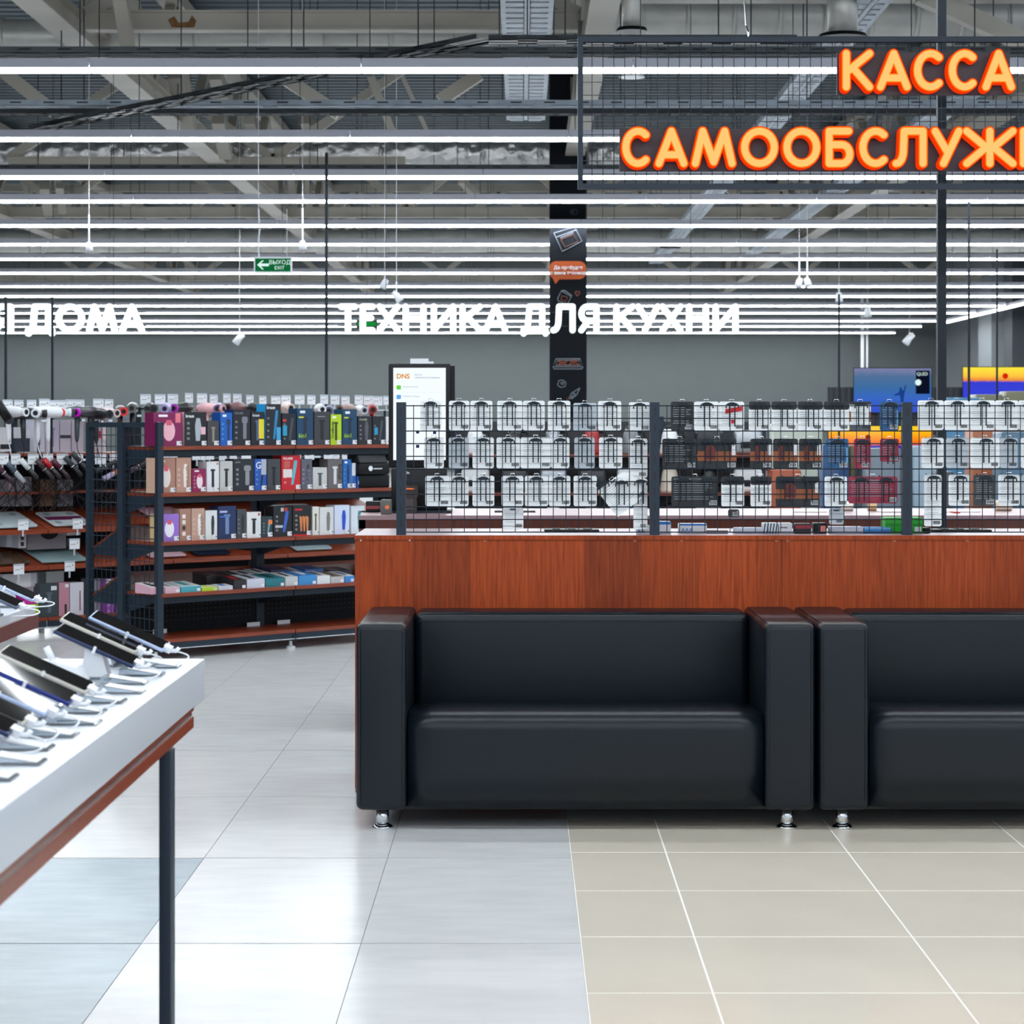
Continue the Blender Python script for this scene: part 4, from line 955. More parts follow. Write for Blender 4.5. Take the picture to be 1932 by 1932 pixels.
A = [
 (78, 300, 240, (128, 22, 82), 'magenta epilator box at the left end of the top shelf', 'oval', (236, 178, 190), (110, 16, 70), (240, 240, 244), None, [(0.28, 0.7, 0.46, 0.98, (226, 120, 130))]),
 (316, 494, 236, (24, 25, 28), 'black box with silver foil shaver and pink sticker, top shelf', 'trimmer', (170, 176, 184), (214, 160, 176), None, ('braun', 0.13, (230, 230, 232), -0.44, 0.84, False), [(0.25, 0.34, 0.45, 0.56, (226, 178, 190))]),
 (498, 590, 303, (62, 60, 62), 'small dark grey box between two taller ones, top shelf', 'stick', (140, 132, 120), None, None, None, None),
 (598, 693, 240, (22, 92, 176), 'bright blue shaver box on the top shelf', 'shaver', (28, 50, 92), (18, 74, 150), (236, 240, 246), None, None),
 (697, 832, 216, (28, 29, 34), 'black rotary shaver box beside the bright blue one, top shelf', 'shaver', (122, 122, 134), (20, 40, 90), None, ('POLARIS', 0.075, (120, 122, 128), -0.42, 0.87, False), None),
 (836, 940, 234, (20, 24, 34), 'black box with yellow corner panel on the top shelf', 'stick', (84, 92, 130), None, None, ('braun', 0.11, (214, 216, 220), -0.4, 0.86, False), [(0.08, 0.2, 0.49, 0.78, (220, 206, 40))]),
 (946, 1070, 174, (24, 28, 34), 'tallest black box with bright blue side, top shelf', 'slant', (44, 128, 176), (30, 150, 210), None, ('braun', 0.11, (230, 232, 236), -0.42, 0.88, False), [(0.22, 0.06, 0.49, 0.44, (64, 158, 206))]),
 (1076, 1186, 246, (22, 28, 36), 'black and teal trimmer box, top shelf, right of the tallest box', 'slant', (70, 74, 82), None, None, None, [(-0.45, 0.3, -0.15, 0.62, (36, 150, 190)), (-0.45, 0.74, -0.2, 0.82, (200, 60, 50))]),
 (1192, 1320, 208, (22, 62, 92), 'dark blue six-in-one trimmer box, left one of two', 'stick', (24, 34, 52), None, (226, 232, 238), ('6in1', 0.17, (150, 190, 70), -0.42, 0.2, False), [(-0.4, 0.74, -0.1, 0.78, (200, 210, 50))]),
 (1326, 1448, 232, (58, 58, 62), 'charcoal trimmer box between the two dark blue ones', 'stick', (24, 24, 28), None, None, None, [(-0.3, 0.84, 0.2, 0.86, (150, 150, 152))]),
 (1452, 1540, 254, (178, 206, 24), 'narrow lime green razor box on the top shelf', 'stick', (52, 62, 40), (50, 56, 36), (236, 240, 220), ('OneBlade', 0.14, (60, 80, 20), -0.22, 0.2, True), None),
 (1546, 1660, 214, (22, 64, 94), 'dark blue six-in-one trimmer box right of the lime one', 'stick', (24, 34, 52), None, (226, 232, 238), ('6in1', 0.17, (150, 190, 70), -0.42, 0.2, False), [(-0.4, 0.74, -0.1, 0.78, (200, 210, 50))]),
 (1666, 1774, 268, (34, 35, 40), 'black trimmer box second from the right, top shelf', 'trimmer', (90, 84, 96), None, None, ('POLARIS', 0.09, (160, 168, 150), -0.42, 0.85, False), None),
 (1778, 1880, 268, (24, 26, 32), 'black box with blue stripes at the right end, top shelf', 'slant', (70, 74, 82), None, None, None, [(-0.35, 0.35, -0.1, 0.6, (40, 150, 196))]),
 (1884, 1912, 272, (226, 228, 230), 'thin white box at the far right of the top shelf', None, (0, 0, 0), None, None, None, None)]
for (x0, x1, yt, rgb, lb, pic, prgb, side, logo, txt, ext) in A:
    shelfbox(P0, X5(x0), X5(x1), Y5(yt), ZS['A'], rgb, lb, pic, prgb, side, logo=logo, txt=txt, extra=ext)
B = [
 (255, 374, 590, (184, 142, 124), 'wide rose gold epilator box, lettered half, second shelf', 'trimmer', (232, 222, 216), (170, 126, 108), None, ('smooth', 0.2, (150, 106, 88), 0.36, 0.15, True), None),
 (88, 252, 592, (170, 122, 104), 'rose gold box with white attachment icons, second shelf', 'oval', (226, 214, 206), (196, 160, 138), (214, 190, 176), None, None),
 (378, 488, 676, (138, 22, 76), 'short magenta epilator box on the second shelf', 'oval', (232, 214, 220), None, (240, 240, 244), None, None),
 (492, 590, 620, (218, 218, 220), 'white box with black stick shaver, second shelf', 'stick', (32, 32, 36), None, None, None, [(0.3, 0.9, 0.42, 0.95, (200, 60, 60))]),
 (596, 696, 616, (190, 190, 186), 'pale grey box with black stick shaver, second shelf', 'stick', (36, 36, 40), None, None, None, None),
 (700, 860, 600, (34, 36, 42), 'wide black rotary shaver box, second shelf', 'shaver', (140, 140, 148), None, None, ('polaris', 0.07, (140, 142, 148), -0.42, 0.88, False), None),
 (864, 958, 600, (30, 84, 170), 'blue and silver box with black shaver, second shelf', 'slant', (20, 22, 26), None, None, ('G', 0.3, (226, 232, 240), -0.44, 0.7, False), [(0.05, 0.5, 0.49, 0.99, (170, 176, 190))]),
 (962, 1066, 600, (62, 64, 68), 'charcoal box with black shaver between blue and red ones', 'stick', (18, 20, 24), None, None, None, None),
 (1072, 1222, 572, (196, 22, 30), 'tall bright red hair clipper box on the second shelf', 'slant', (90, 178, 190), None, None, ('POLARIS', 0.09, (250, 236, 236), -0.42, 0.88, False), [(-0.42, 0.36, 0.05, 0.6, (226, 214, 210)), (-0.38, 0.64, -0.06, 0.84, (190, 90, 84))]),
 (1226, 1312, 600, (92, 92, 104), 'slate grey lettered shaver box right of the red one', 'trimmer', (52, 52, 62), None, None, ('shave', 0.26, (120, 120, 134), 0.3, 0.1, True), None),
 (1316, 1428, 666, (196, 196, 194), 'short pale box with thin black trimmer, second shelf', 'stick', (84, 84, 88), None, None, None, None),
 (1432, 1545, 600, (104, 98, 98), 'taupe lettered shaver box with silver razor', 'stick', (214, 214, 216), None, None, ('shave', 0.24, (60, 56, 58), 0.44, 0.3, True), None),
 (1549, 1616, 604, (24, 100, 176), 'narrow blue box on the second shelf near the black case', 'trimmer', (22, 44, 90), None, (236, 240, 246), None, None),
 (1619, 1650, 632, (214, 220, 232), 'thin white and blue box beside the narrow blue one', None, (0, 0, 0), None, None, None, [(-0.5, 0.0, 0.5, 0.5, (30, 90, 170))]),
 (1656, 1714, 732, (26, 82, 164), 'small blue box beside the black case, second shelf', None, (0, 0, 0), None, None, None, [(-0.3, 0.3, 0.4, 0.6, (214, 222, 236))])]
for (x0, x1, yt, rgb, lb, pic, prgb, side, logo, txt, ext) in B:
    shelfbox(P0, X5(x0), X5(x1), Y5(yt), ZS['B'], rgb, lb, pic, prgb, side, logo=logo, txt=txt, extra=ext)
CC = [
 (110, 280, 164, (150, 110, 196), 'lilac epilator box at the left end of the third shelf', 'oval', (236, 232, 240), (206, 178, 130), None, None, None),
 (285, 372, 122, (166, 122, 104), 'rose gold box with round icons, third shelf', None, (0, 0, 0), (190, 150, 130), None, None, [(-0.3, 0.7, 0.0, 0.82, (232, 222, 214)), (-0.3, 0.52, 0.0, 0.64, (232, 222, 214)), (-0.3, 0.34, 0.0, 0.46, (60, 44, 40)), (-0.3, 0.16, 0.0, 0.28, (232, 222, 214))]),
 (374, 478, 120, (190, 152, 134), 'rose gold box with white epilator, third shelf', 'trimmer', (236, 230, 226), None, None, ('smooth', 0.22, (150, 106, 88), 0.4, 0.1, True), None),
 (483, 576, 136, (216, 218, 216), 'white box with dark electric shaver, third shelf', 'trimmer', (46, 48, 52), None, None, None, None),
 (581, 722, 102, (28, 46, 88), 'dark blue glowing trimmer box on the third shelf', 'stick', (110, 130, 170), None, None, None, [(-0.42, 0.8, 0.0, 0.86, (170, 180, 220)), (-0.42, 0.66, 0.0, 0.7, (60, 110, 200))]),
 (727, 801, 126, (66, 68, 74), 'narrow charcoal box right of the dark blue one, third shelf', 'trimmer', (34, 36, 40), None, None, None, None),
 (804, 915, 148, (220, 220, 220), 'white box with small black trimmer, third shelf', 'stick', (26, 28, 32), None, None, None, [(0.3, 0.85, 0.42, 0.95, (190, 40, 60))]),
 (919, 1005, 182, (40, 56, 62), 'dark teal box with orange label, third shelf', 'slant', (130, 160, 170), None, None, None, [(0.1, 0.62, 0.48, 0.82, (226, 130, 70))]),
 (1009, 1156, 106, (24, 25, 29), 'black box with blue trimmer, third shelf', 'slant', (60, 96, 190), None, None, None, [(-0.1, 0.84, 0.05, 0.96, (190, 180, 176)), (0.1, 0.84, 0.25, 0.96, (180, 50, 54)), (-0.4, 0.3, 0.0, 0.38, (190, 192, 198))]),
 (1160, 1306, 98, (26, 24, 26), 'black box with orange clipper heads and red foot, third shelf', 'multi', (206, 126, 72), None, None, None, [(-0.5, 0.0, 0.5, 0.05, (200, 30, 34)), (-0.4, 0.84, 0.0, 0.9, (190, 40, 44))]),
 (1312, 1365, 106, (218, 216, 206), 'narrow white box with gold trimmer, third shelf', 'stick', (96, 74, 40), None, None, None, None),
 (1369, 1478, 110, (214, 214, 212), 'white box with silver clipper, third shelf', 'trimmer', (120, 120, 120), None, None, None, None),
 (1484, 1601, 94, (208, 216, 236), 'white box with bright blue clipper, third shelf', 'trimmer', (32, 76, 190), None, None, None, None),
 (1612, 1718, 100, (214, 222, 228), 'white box with teal clipper at the counter end, third shelf', 'trimmer', (60, 130, 130), None, None, None, None)]
for (x0, x1, yt, rgb, lb, pic, prgb, side, logo, txt, ext) in CC:
    shelfbox(P0, X5(x0), X5(x1), Y6(yt), ZS['C'], rgb, lb, pic, prgb, side, logo=logo, txt=txt, extra=ext)
# lying boxes on shelf D (top faces carry the picture)
def lying(x0, x1, h_, rgb, label, t=0.02, depth=0.17, top=(216, 218, 222), pic=(40, 44, 50), z=None, tilt=0.12):
    s0 = s_of(X5(x0), P0, t); s1 = s_of(X5(x1), P0, t); w_ = s1 - s0 - 0.004
    o = thing('lying_box', label, 'box', gw_(P0, (s0 + s1) / 2, t, (z if z is not None else ZS['D'])), TH, 'flat boxes on the low shelf')
    pv = MB().prism([(0, 0), (depth, 0), (depth, h_ + depth * tilt), (0, h_)], 'x', -w_/2, w_/2); pv.build('carton', flat(rgb, 0.4), o)
    e = 0.0008
    MB().prism([(0.001, h_), (depth - 0.001, h_ + (depth - .002) * tilt), (depth - 0.001, h_ + (depth-.002) * tilt + e), (0.001, h_ + e)], 'x', -w_/2 + 0.001, w_/2 - 0.001).build('top_print', flat(top, 0.4), o)
    q = depth * 0.18
    MB().prism([(q, h_ + q*tilt + e), (depth*0.85, h_ + depth*0.85*tilt + e), (depth*0.85, h_ + depth*0.85*tilt + 2*e), (q, h_ + q*tilt + 2*e)], 'x', -w_*0.18, w_*0.12).build('product_picture', flat(pic, 0.4), o)
    MB().box(w_/2 - 0.028, -0.0008, 0.004, w_/2 - 0.004, 0, min(h_ * 0.6, 0.022)).build('price_label', PAPER, o)
lying(60, 165, 0.04, (206, 160, 176), 'pale pink lying box behind the end frame post', top=(232, 226, 228))
lying(168, 288, 0.035, (206, 170, 184), 'pink and white lying scale box on the low shelf', top=(226, 228, 230), pic=(150, 156, 160))
lying(292, 450, 0.035, (70, 160, 172), 'teal and white lying box on the low shelf, left', top=(226, 230, 232), pic=(50, 150, 164))
lying(456, 580, 0.02, (178, 206, 36), 'small lime lying box with white top, low shelf', depth=0.08, top=(222, 232, 190), pic=(190, 210, 90))
lying(584, 698, 0.022, (196, 198, 206), 'small white lying box with blue corner, low shelf', depth=0.08, pic=(40, 110, 200))
lying(704, 800, 0.055, (38, 36, 38), 'black lying box with red edge on the low shelf', top=(52, 40, 42), pic=(190, 40, 44))
lying(804, 945, 0.055, (198, 200, 214), 'white lying box right of the black one, low shelf', top=(190, 196, 208), pic=(60, 64, 72))
lying(949, 1098, 0.052, (34, 112, 122), 'dark teal lying box on the low shelf', top=(32, 124, 136), pic=(20, 44, 52))
lying(1102, 1202, 0.055, (190, 192, 192), 'pale grey lying box with a shaver, low shelf', pic=(30, 32, 36))
lying(1206, 1345, 0.06, (62, 136, 196), 'bright blue lying box on the low shelf', top=(40, 120, 190), pic=(220, 226, 232))
lying(1349, 1452, 0.05, (220, 222, 224), 'white lying box right of the bright blue one, low shelf', pic=(90, 84, 70))
lying(1456, 1560, 0.04, (188, 186, 186), 'grey lying box with tan top on the low shelf', top=(150, 134, 110), pic=(70, 70, 74))
lying(1564, 1640, 0.04, (60, 130, 200), 'white and blue lying box beside the counter edge', top=(228, 234, 240), pic=(30, 52, 110))
lying(490, 640, 0.075, (40, 36, 38), 'dark lying box in the back row, left one', t=0.20, depth=0.15, top=(60, 50, 52), pic=(110, 96, 96))
lying(645, 770, 0.07, (44, 46, 48), 'black lying box in the back row, second one', t=0.20, depth=0.15, top=(40, 44, 46), pic=(80, 84, 86))
lying(775, 880, 0.07, (180, 180, 180), 'grey lying box in the back row, left of a similar one', t=0.20, depth=0.15, pic=(30, 30, 34))
lying(885, 985, 0.075, (176, 178, 180), 'grey lying box in the back row beside the navy one', t=0.20, depth=0.15, pic=(40, 40, 46))
lying(990, 1130, 0.09, (32, 34, 66), 'navy lying box in the back row', t=0.20, depth=0.15, top=(30, 34, 70), pic=(80, 60, 100))
lying(1135, 1250, 0.07, (190, 190, 190), 'white lying box in the back row', t=0.20, depth=0.15, pic=(110, 100, 84))
lying(1255, 1400, 0.08, (40, 84, 140), 'blue lying box in the back row', t=0.20, depth=0.15, top=(44, 92, 150), pic=(20, 40, 90))
lying(1405, 1620, 0.06, (44, 46, 52), 'grey-black lying box in the back row at the counter end', t=0.20, depth=0.15, top=(54, 56, 62), pic=(100, 104, 110))
# black case on shelf B
s0 = s_of(702, P0, 0.03)
bc = thing('travel_case', 'black moulded case with white round logo on the second shelf', 'case', gw_(P0, s0, 0.02, ZS['B']), TH)
bevel(MB().box(-0.11, 0, 0, 0.14, 0.14, 0.085).build('base', BLACK, bc), 0.008, 2)
bevel(MB().box(-0.135, -0.03, 0.085, 0.12, 0.13, 0.16).build('body', BLACK, bc), 0.015, 3)
bevel(MB().prism([(-0.02, 0.16), (0.12, 0.16), (0.12, 0.24), (0.03, 0.245)], 'x', -0.12, 0.11).build('lid', flat((34, 37, 42)), bc), 0.008, 2)
MB().tube([(-0.045, -0.032, 0.125), (-0.045, -0.030, 0.125)], 0.017, 14).build('logo', PAPER, bc)
MB().box(-0.02, -0.032, 0.12, 0.05, -0.03, 0.126).build('lettering', PAPER, bc)
bevel(MB().box(-0.04, 0.02, 0.24, 0.06, 0.09, 0.275).build('handle', BLACK, bc), 0.006, 2)
for (s_, zz, rgb, lb) in ((0.2, 0.33, (60, 170, 180), 'teal-edged glass plate on the lower rear slope of the near gondola'), (0.2, 0.62, (120, 190, 196), 'pale teal glass plate on the upper rear slope of the near gondola')):
    o = thing('bathroom_scale', lb, 'scale', gw_(P0, s_, 0.745, zz + 0.031), TH); o.rotation_euler = (math.atan2(-0.15, 0.33), 0, TH)
    MB().prism(roundrect(-0.15, -0.29, 0.15, 0.0, 0.01), 'z', 0.004, 0.012).build('glass_plate', flat(rgb, 0.2), o)
    MB().box(-0.12, -0.26, 0.0, 0.12, -0.03, 0.004).build('base', BLACK, o)
# price strips on the base
for (x, lb) in ((232, 'first'), (960, 'second'), (1195, 'third')):
    s = s_of(X5(x), P0, 0.2); t = thing('price_strip', f'white price strip lying on the empty base shelf, {lb} from the left', 'price tag', gw_(P0, s, 0.34, 0.1225), TH)
    MB().box(-0.05, 0, 0, 0.05, 0.002, 0.025).build('card', PAPER, t)
t = thing('red_bag', 'dark red bag lying on the floor under the gondola', 'bag', (wx(420, 14.2), 14.2, 0.0), 0.3)
bevel(MB().prism([(-0.12, 0), (0.12, 0), (0.11, 0.045), (0.02, 0.055), (-0.09, 0.04)], 'y', 0, 0.14).build('body', flat((96, 16, 34)), t), 0.012, 2)

# ================================================================= REAR GONDOLA
rg = thing('shelving_gondola', 'rear gondola with hair dryers, stylers and scales', 'shelving', Q0 + U * -1.0, TH)
NB = 4
for k in range(NB + 1):
    u = MB().box(k - 0.03, 0.44, 0.02, k + 0.03, 0.5, 1.52).build('upright', STEELD, rg)
    MB().tube([(k, 0.08, 0.0), (k, 0.08, 0.08)], 0.02, 10).build('levelling_foot', PAPER, rg)
for k in range(NB):
    MB().box(k + 0.004, 0.0, 0.085, k + 0.996, 0.44, 0.107).build('base_shelf', WOODS, rg)
    MB().box(k + 0.004, 0.004, 0.045, k + 0.996, 0.016, 0.085).build('kick_panel', STEEL, rg)
    MB().box(k + 0.004, 0.0, 0.035, k + 0.996, 0.014, 0.045).build('chrome_strip', CHROME, rg)
    for zz in (0.43, 0.672):
        MB().prism([(0.0, zz), (0.42, zz + 0.13), (0.42, zz + 0.15), (0.0, zz + 0.02)], 'x', k + 0.004, k + 0.996).build('sloping_shelf', WOODS, rg)
        MB().prism([(0.0, zz - 0.004), (0.0, zz + 0.026), (-0.006, zz + 0.026), (-0.006, zz - 0.004)], 'x', k + 0.004, k + 0.996).build('shelf_lip', WOODS, rg)
    MB().box(k + 0.004, 0.06, 1.185, k + 0.996, 0.44, 1.205).build('shelf_board', WOODS, rg)
    MB().box(k + 0.004, 0.10, 0.93, k + 0.996, 0.44, 0.945).build('shelf_board', WOODS, rg)
    MB().box(k + 0.004, 0.03, 1.15, k + 0.996, 0.045, 1.165).box(k + 0.004, 0.03, 1.50, k + 0.996, 0.045, 1.51).build('display_rail', CHROME, rg)
    MB().box(k + 0.03, 0.445, 0.12, k + 0.97, 0.455, 1.18).build('back_panel', PEG, rg)  # dark sheet added to darken the bright gaps between the shelves
    for e in (0.05, 0.95): MB().box(k + e - 0.006, 0.03, 1.15, k + e + 0.006, 0.042, 1.5).build('rail_post', STEELD, rg)
# price tags (indistinguishable cards)
tgm = MB().box(-0.038, 0, -0.055, 0.038, 0.002, 0.0).build('card', PAPER); tgd = tgm.data; bpy.data.objects.remove(tgm)
tgh = MB().box(-0.04, 0.002, -0.058, 0.04, 0.004, 0.014).box(-0.006, 0.004, -0.10, 0.006, 0.008, 0.0).build('holder', PKC); tghd = tgh.data; bpy.data.objects.remove(tgh)
tgc = MB().box(0.018, -0.0008, -0.02, 0.026, 0, -0.010).box(-0.03, -0.0008, -0.026, 0.008, 0, -0.022).build('print', flat((120, 124, 130))); tgcd = tgc.data; bpy.data.objects.remove(tgc)
def ptag(px, py, t, label, grp, sc_=1.0, base=Q0, rz=0.0):
    s = s_of(px, base, t); o = thing('price_tag', (nth(grp) + ' from left, ' + label) if 'scale' not in grp else label, 'price tag', gw_(base, s, t, z_at(py, base, s, t)), TH + rz, grp)
    o.scale = (sc_, 1, sc_)
    linkdata('card', tgd, o); linkdata('holder', tghd, o); linkdata('print', tgcd, o)
R_ = random.Random(5)
ONES = ['first', 'second', 'third', 'fourth', 'fifth', 'sixth', 'seventh', 'eighth', 'ninth', 'tenth', 'eleventh', 'twelfth', 'thirteenth', 'fourteenth', 'fifteenth', 'sixteenth', 'seventeenth', 'eighteenth', 'nineteenth', 'twentieth', 'twenty-first']
GC = {}
def nth(g):
    GC[g] = GC.get(g, -1) + 1; return ONES[GC[g]]
for px in (15, 36, 60, 84, 102, 118, 134, 150, 186, 206): ptag(px, 756 + R_.random() * 3, 0.02, 'white price tag in the row above the left hair dryers', 'price tags above the left hair dryers', rz=R_.uniform(-.2, .2))
for v in (20, 132, 232, 358, 458, 550, 652, 732, 830, 930, 1030, 1108, 1215, 1306, 1406, 1489, 1570, 1675, 1748, 1820, 1890):
    ptag(X5(v), 745 + R_.random() * 3 + (3 if v > 780 else 0), 0.02, 'white upright price tag in the row above the shaver boxes', 'upright tags above the shaver boxes', rz=R_.uniform(-.25, .25))
for px in (5, 30, 63, 91, 118, 146, 190, 215): ptag(px, 860, 0.0, 'white price tag on the rail above the hair stylers', 'price tags above the hair stylers', rz=R_.uniform(-.3, .3))
for v in (190, 240, 420, 480, 520, 620, 700, 800, 990, 1060, 1190, 1290, 1440, 1500, 1580): ptag(X5(v), 852 + R_.random() * 2, 0.0, 'white price tag glimpsed between the second shelf boxes', 'tags glimpsed behind the second shelf', rz=R_.uniform(-.3, .3))
for (px, py, lb) in ((44, 984, 'price tag on the scale shelf, left one'), (147, 982, 'price tag on the scale shelf beside the grid post'), (36, 1068, 'price tag on the lower shelf, left one'), (132, 1062, 'price tag under the glass scale'), (141, 1020, 'price tag below the striped scale')): ptag(px, py, -0.012, 'white ' + lb, 'price tags on the scale shelves', 1.0)
# hair dryers
def dryer(px, py, rgb, nz, label, ang=0.35, sc_=1.0, hrgb=None, t=-0.03):
    s = s_of(px, Q0, t); z = z_at(py, Q0, s, t)
    o = thing('hair_dryer', label, 'hair dryer', gw_(Q0, s, t, z), TH + ang, 'hair dryers hanging on the rear gondola')
    m = flat(rgb, 0.3); k = sc_
    b = MB().tube([(-0.095*k, 0.0, 0.0), (-0.07*k, 0, 0), (-0.02*k, 0, 0.002), (0.05*k, 0, 0), (0.085*k, 0, -0.002), (0.10*k, 0, -0.002)], [0.030*k, 0.038*k, 0.041*k, 0.034*k, 0.026*k, 0.024*k], 18).build('barrel', m, o, smooth=True)
    MB().tube([(0.098*k, 0, -0.002), (0.125*k, 0, -0.002)], [0.025*k, 0.030*k], 18).build('nozzle', flat(nz, 0.35), o, smooth=True)
    MB().tube([(0.1255*k, 0, -0.002), (0.1265*k, 0, -0.002)], [0.017*k, 0.017*k], 14).build('outlet', BLACK, o)
    MB().tube([(-0.1*k, 0, 0), (-0.096*k, 0, 0)], [0.022*k, 0.028*k], 16).build('air_grille', flat((70, 74, 78)), o)
    MB().tube([(-0.03*k, 0, -0.02*k), (-0.028*k, 0, -0.10*k), (-0.026*k, 0, -0.17*k), (-0.026*k, 0, -0.20*k)], [0.020*k, 0.018*k, 0.016*k, 0.008*k], 12).build('handle', flat(hrgb or rgb, 0.35), o, smooth=True)
    MB().tube([(-0.026*k, 0, -0.2*k), (-0.02*k, 0.01, -0.25*k), (-0.03*k, 0.03, -0.3*k)], 0.003, 6).build('cord', BLACK if rgb[0] < 150 else PAPER, o)
    MB().box(-0.04*k, 0.03, -0.06, -0.01*k, 0.06, -0.045).build('holder_clip', CHROME, o)
W1 = (226, 228, 232)
for a in ((22, 777, W1, W1, 'white hair dryer at the left end of the row', -1.25), (52, 780, (36, 42, 50), (20, 22, 26), 'black hair dryer between the white ones', -0.35),
          (70, 779, W1, (200, 204, 208), 'white hair dryer with round grille seen end-on', -2.2), (98, 778, W1, (210, 220, 224), 'white hair dryer pointing right, pale nozzle', -0.35),
          (140, 778, (62, 70, 76), (206, 22, 24), 'grey hair dryer with a red nozzle ring', -2.9), (165, 778, (54, 50, 58), (196, 10, 190), 'dark hair dryer with a vivid magenta nozzle', -2.8),
          (200, 779, (220, 200, 202), (196, 180, 180), 'pale pink hair dryer above the end frame', -1.5), (186, 781, (40, 38, 42), (24, 24, 26), 'dark hair dryer half behind the end frame post', -1.5),
          (228, 776, (60, 20, 24), (220, 20, 24), 'dark red hair dryer with a red handle', -2.0), (250, 770, (30, 32, 34), (80, 82, 82), 'black hair dryer with grey nozzle facing out', -2.2),
          (284, 771, (24, 26, 28), (22, 22, 24), 'black hair dryer behind the magenta box', -2.0), (315, 771, (176, 166, 206), (150, 140, 190), 'lilac hair dryer facing out', -2.3),
          (345, 770, (26, 26, 30), (170, 30, 170), 'black hair dryer with a magenta stripe behind boxes', -2.7), (395, 771, (226, 176, 182), (214, 160, 168), 'pink hair dryer above the dark grey box', -1.25),
          (414, 771, (116, 96, 140), (96, 80, 120), 'purple hair dryer beside the pink one', -2.3), (446, 769, (120, 84, 84), (90, 60, 60), 'brown-pink hair dryer above the shelf', -2.7),
          (480, 771, (30, 32, 36), (26, 26, 30), 'black hair dryer left of the tallest box', -1.8), (542, 769, (236, 214, 206), (216, 190, 180), 'cream hair dryer right of the tallest box', -2.0),
          (604, 772, W1, (226, 228, 232), 'white hair dryer above the charcoal box', -2.1), (622, 775, (88, 96, 126), (70, 76, 100), 'slate blue hair dryer above the lime box', -2.3),
          (655, 772, (150, 118, 112), (120, 90, 84), 'rosy brown hair dryer near the pole', -2.7), (680, 774, W1, (180, 180, 190), 'white hair dryer near the right end of the row', -2.0), (702, 773, (170, 30, 40), (140, 20, 26), 'red hair dryer at the right end of the row', -2.2)):
    dryer(*a)
o = thing('hair_dryer', 'large black styler tilted at the far left edge', 'hair dryer', W(8, 775, 14.6), 0, 'hair dryers hanging on the rear gondola')
MB().tube([(-0.08, 0, 0.10), (0.03, 0, -0.06)], [0.035, 0.03], 14).build('barrel', BLACK, o, smooth=True); MB().tube([(0.03, 0, -0.06), (0.032, -0.01, -0.064)], [0.031, 0.028], 14).build('tip', flat((40, 44, 48)), o)
# stylers
def styler(px, py, rgb, rgb2, label, L=0.17, ang=-0.85, rz=0.0, r=0.018):
    t_ = -0.03; s = s_of(px, Q0, t_); z = z_at(py, Q0, s, t_)
    o = thing('hair_styler', label, 'hair styler', gw_(Q0, s, t_, z), TH + rz, 'hair stylers on the rear gondola')
    d = Vector((math.cos(ang), -0.15, math.sin(ang)))
    MB().tube([-d * L/2, -d * L * 0.05], [r * 1.05, r], 12).build('barrel', flat(rgb, 0.3), o, smooth=True)
    MB().tube([-d * L * 0.06, -d * L * 0.02], r * 1.15, 12).build('ring', CHROME, o, smooth=True)
    MB().tube([-d * L * 0.02, d * L * 0.45, d * L * 0.5], [r, r * 0.9, r * 0.6], 12).build('grip', flat(rgb2, 0.3), o, smooth=True)
    MB().tube([d * L * 0.5, d * L * 0.6 + Vector((0.0, 0.02, -0.02)), Vector((0.01, 0.05, -0.16)), Vector((-0.03, 0.08, -0.20))], 0.0035, 6).build('cord', BLACK, o)
    MB().box(-0.012, 0.015, -0.02, 0.012, 0.10, 0.0).build('support_arm', CHROME, o)
for a in ((8, 893, (70, 22, 50), (40, 16, 34), 'dark plum styler at the left edge'), (30, 892, (64, 74, 88), (150, 154, 160), 'grey metal styler beside the plum one'), (55, 885, (214, 218, 216), (28, 30, 32), 'cream styler with black grip'),
          (85, 886, (60, 34, 38), (34, 28, 32), 'brown styler with rose rings'), (98, 884, (180, 30, 40), (40, 30, 34), 'red-trimmed styler behind the brown one'), (115, 885, (80, 26, 40), (40, 16, 24), 'burgundy styler with dark grip'),
          (138, 880, (44, 52, 60), (24, 26, 30), 'dark grey styler close to the grid post'), (152, 872, (40, 44, 50), (30, 32, 36), 'small dark styler behind the grid post')): styler(*a)
for a in ((200, 880, (28, 30, 34), (24, 24, 26), 'black straightener seen through the end grid, upper'), (215, 893, (170, 160, 190), (200, 110, 70), 'lilac straightener seen through the end grid, lower'), (263, 880, (60, 34, 44), (36, 30, 34), 'dark rose styler right of the centre upright')): styler(*a, ang=0.45)
# cable tangle under the stylers
ctm = MB(); rr_ = random.Random(11)
for k in range(46):
    px = rr_.uniform(0, 225); s = s_of(px, Q0, 0.0); p = []
    x_ = 0
    for j in range(5): p.append(gw_(Q0, s + x_, 0.04 + 0.02 * rr_.random(), 1.04 - j * 0.055)); x_ += rr_.uniform(-0.09, 0.09)
    ctm.tube(p, 0.0028, 5, False)
for k in range(26):
    px = rr_.uniform(310, 700); s = s_of(px, Q0, 0.0); x_ = 0; p = []
    for j in range(5): p.append(gw_(Q0, s + x_, 0.04, 1.12 - j * 0.06)); x_ += rr_.uniform(-0.04, 0.04)
    ctm.tube(p, 0.0028, 5, False)
o = ctm.build('cable_tangle', BLACK, rg); o.parent = None
tag(o, 'tangle of black appliance cords hanging below the stylers', 'cable', kind='stuff')
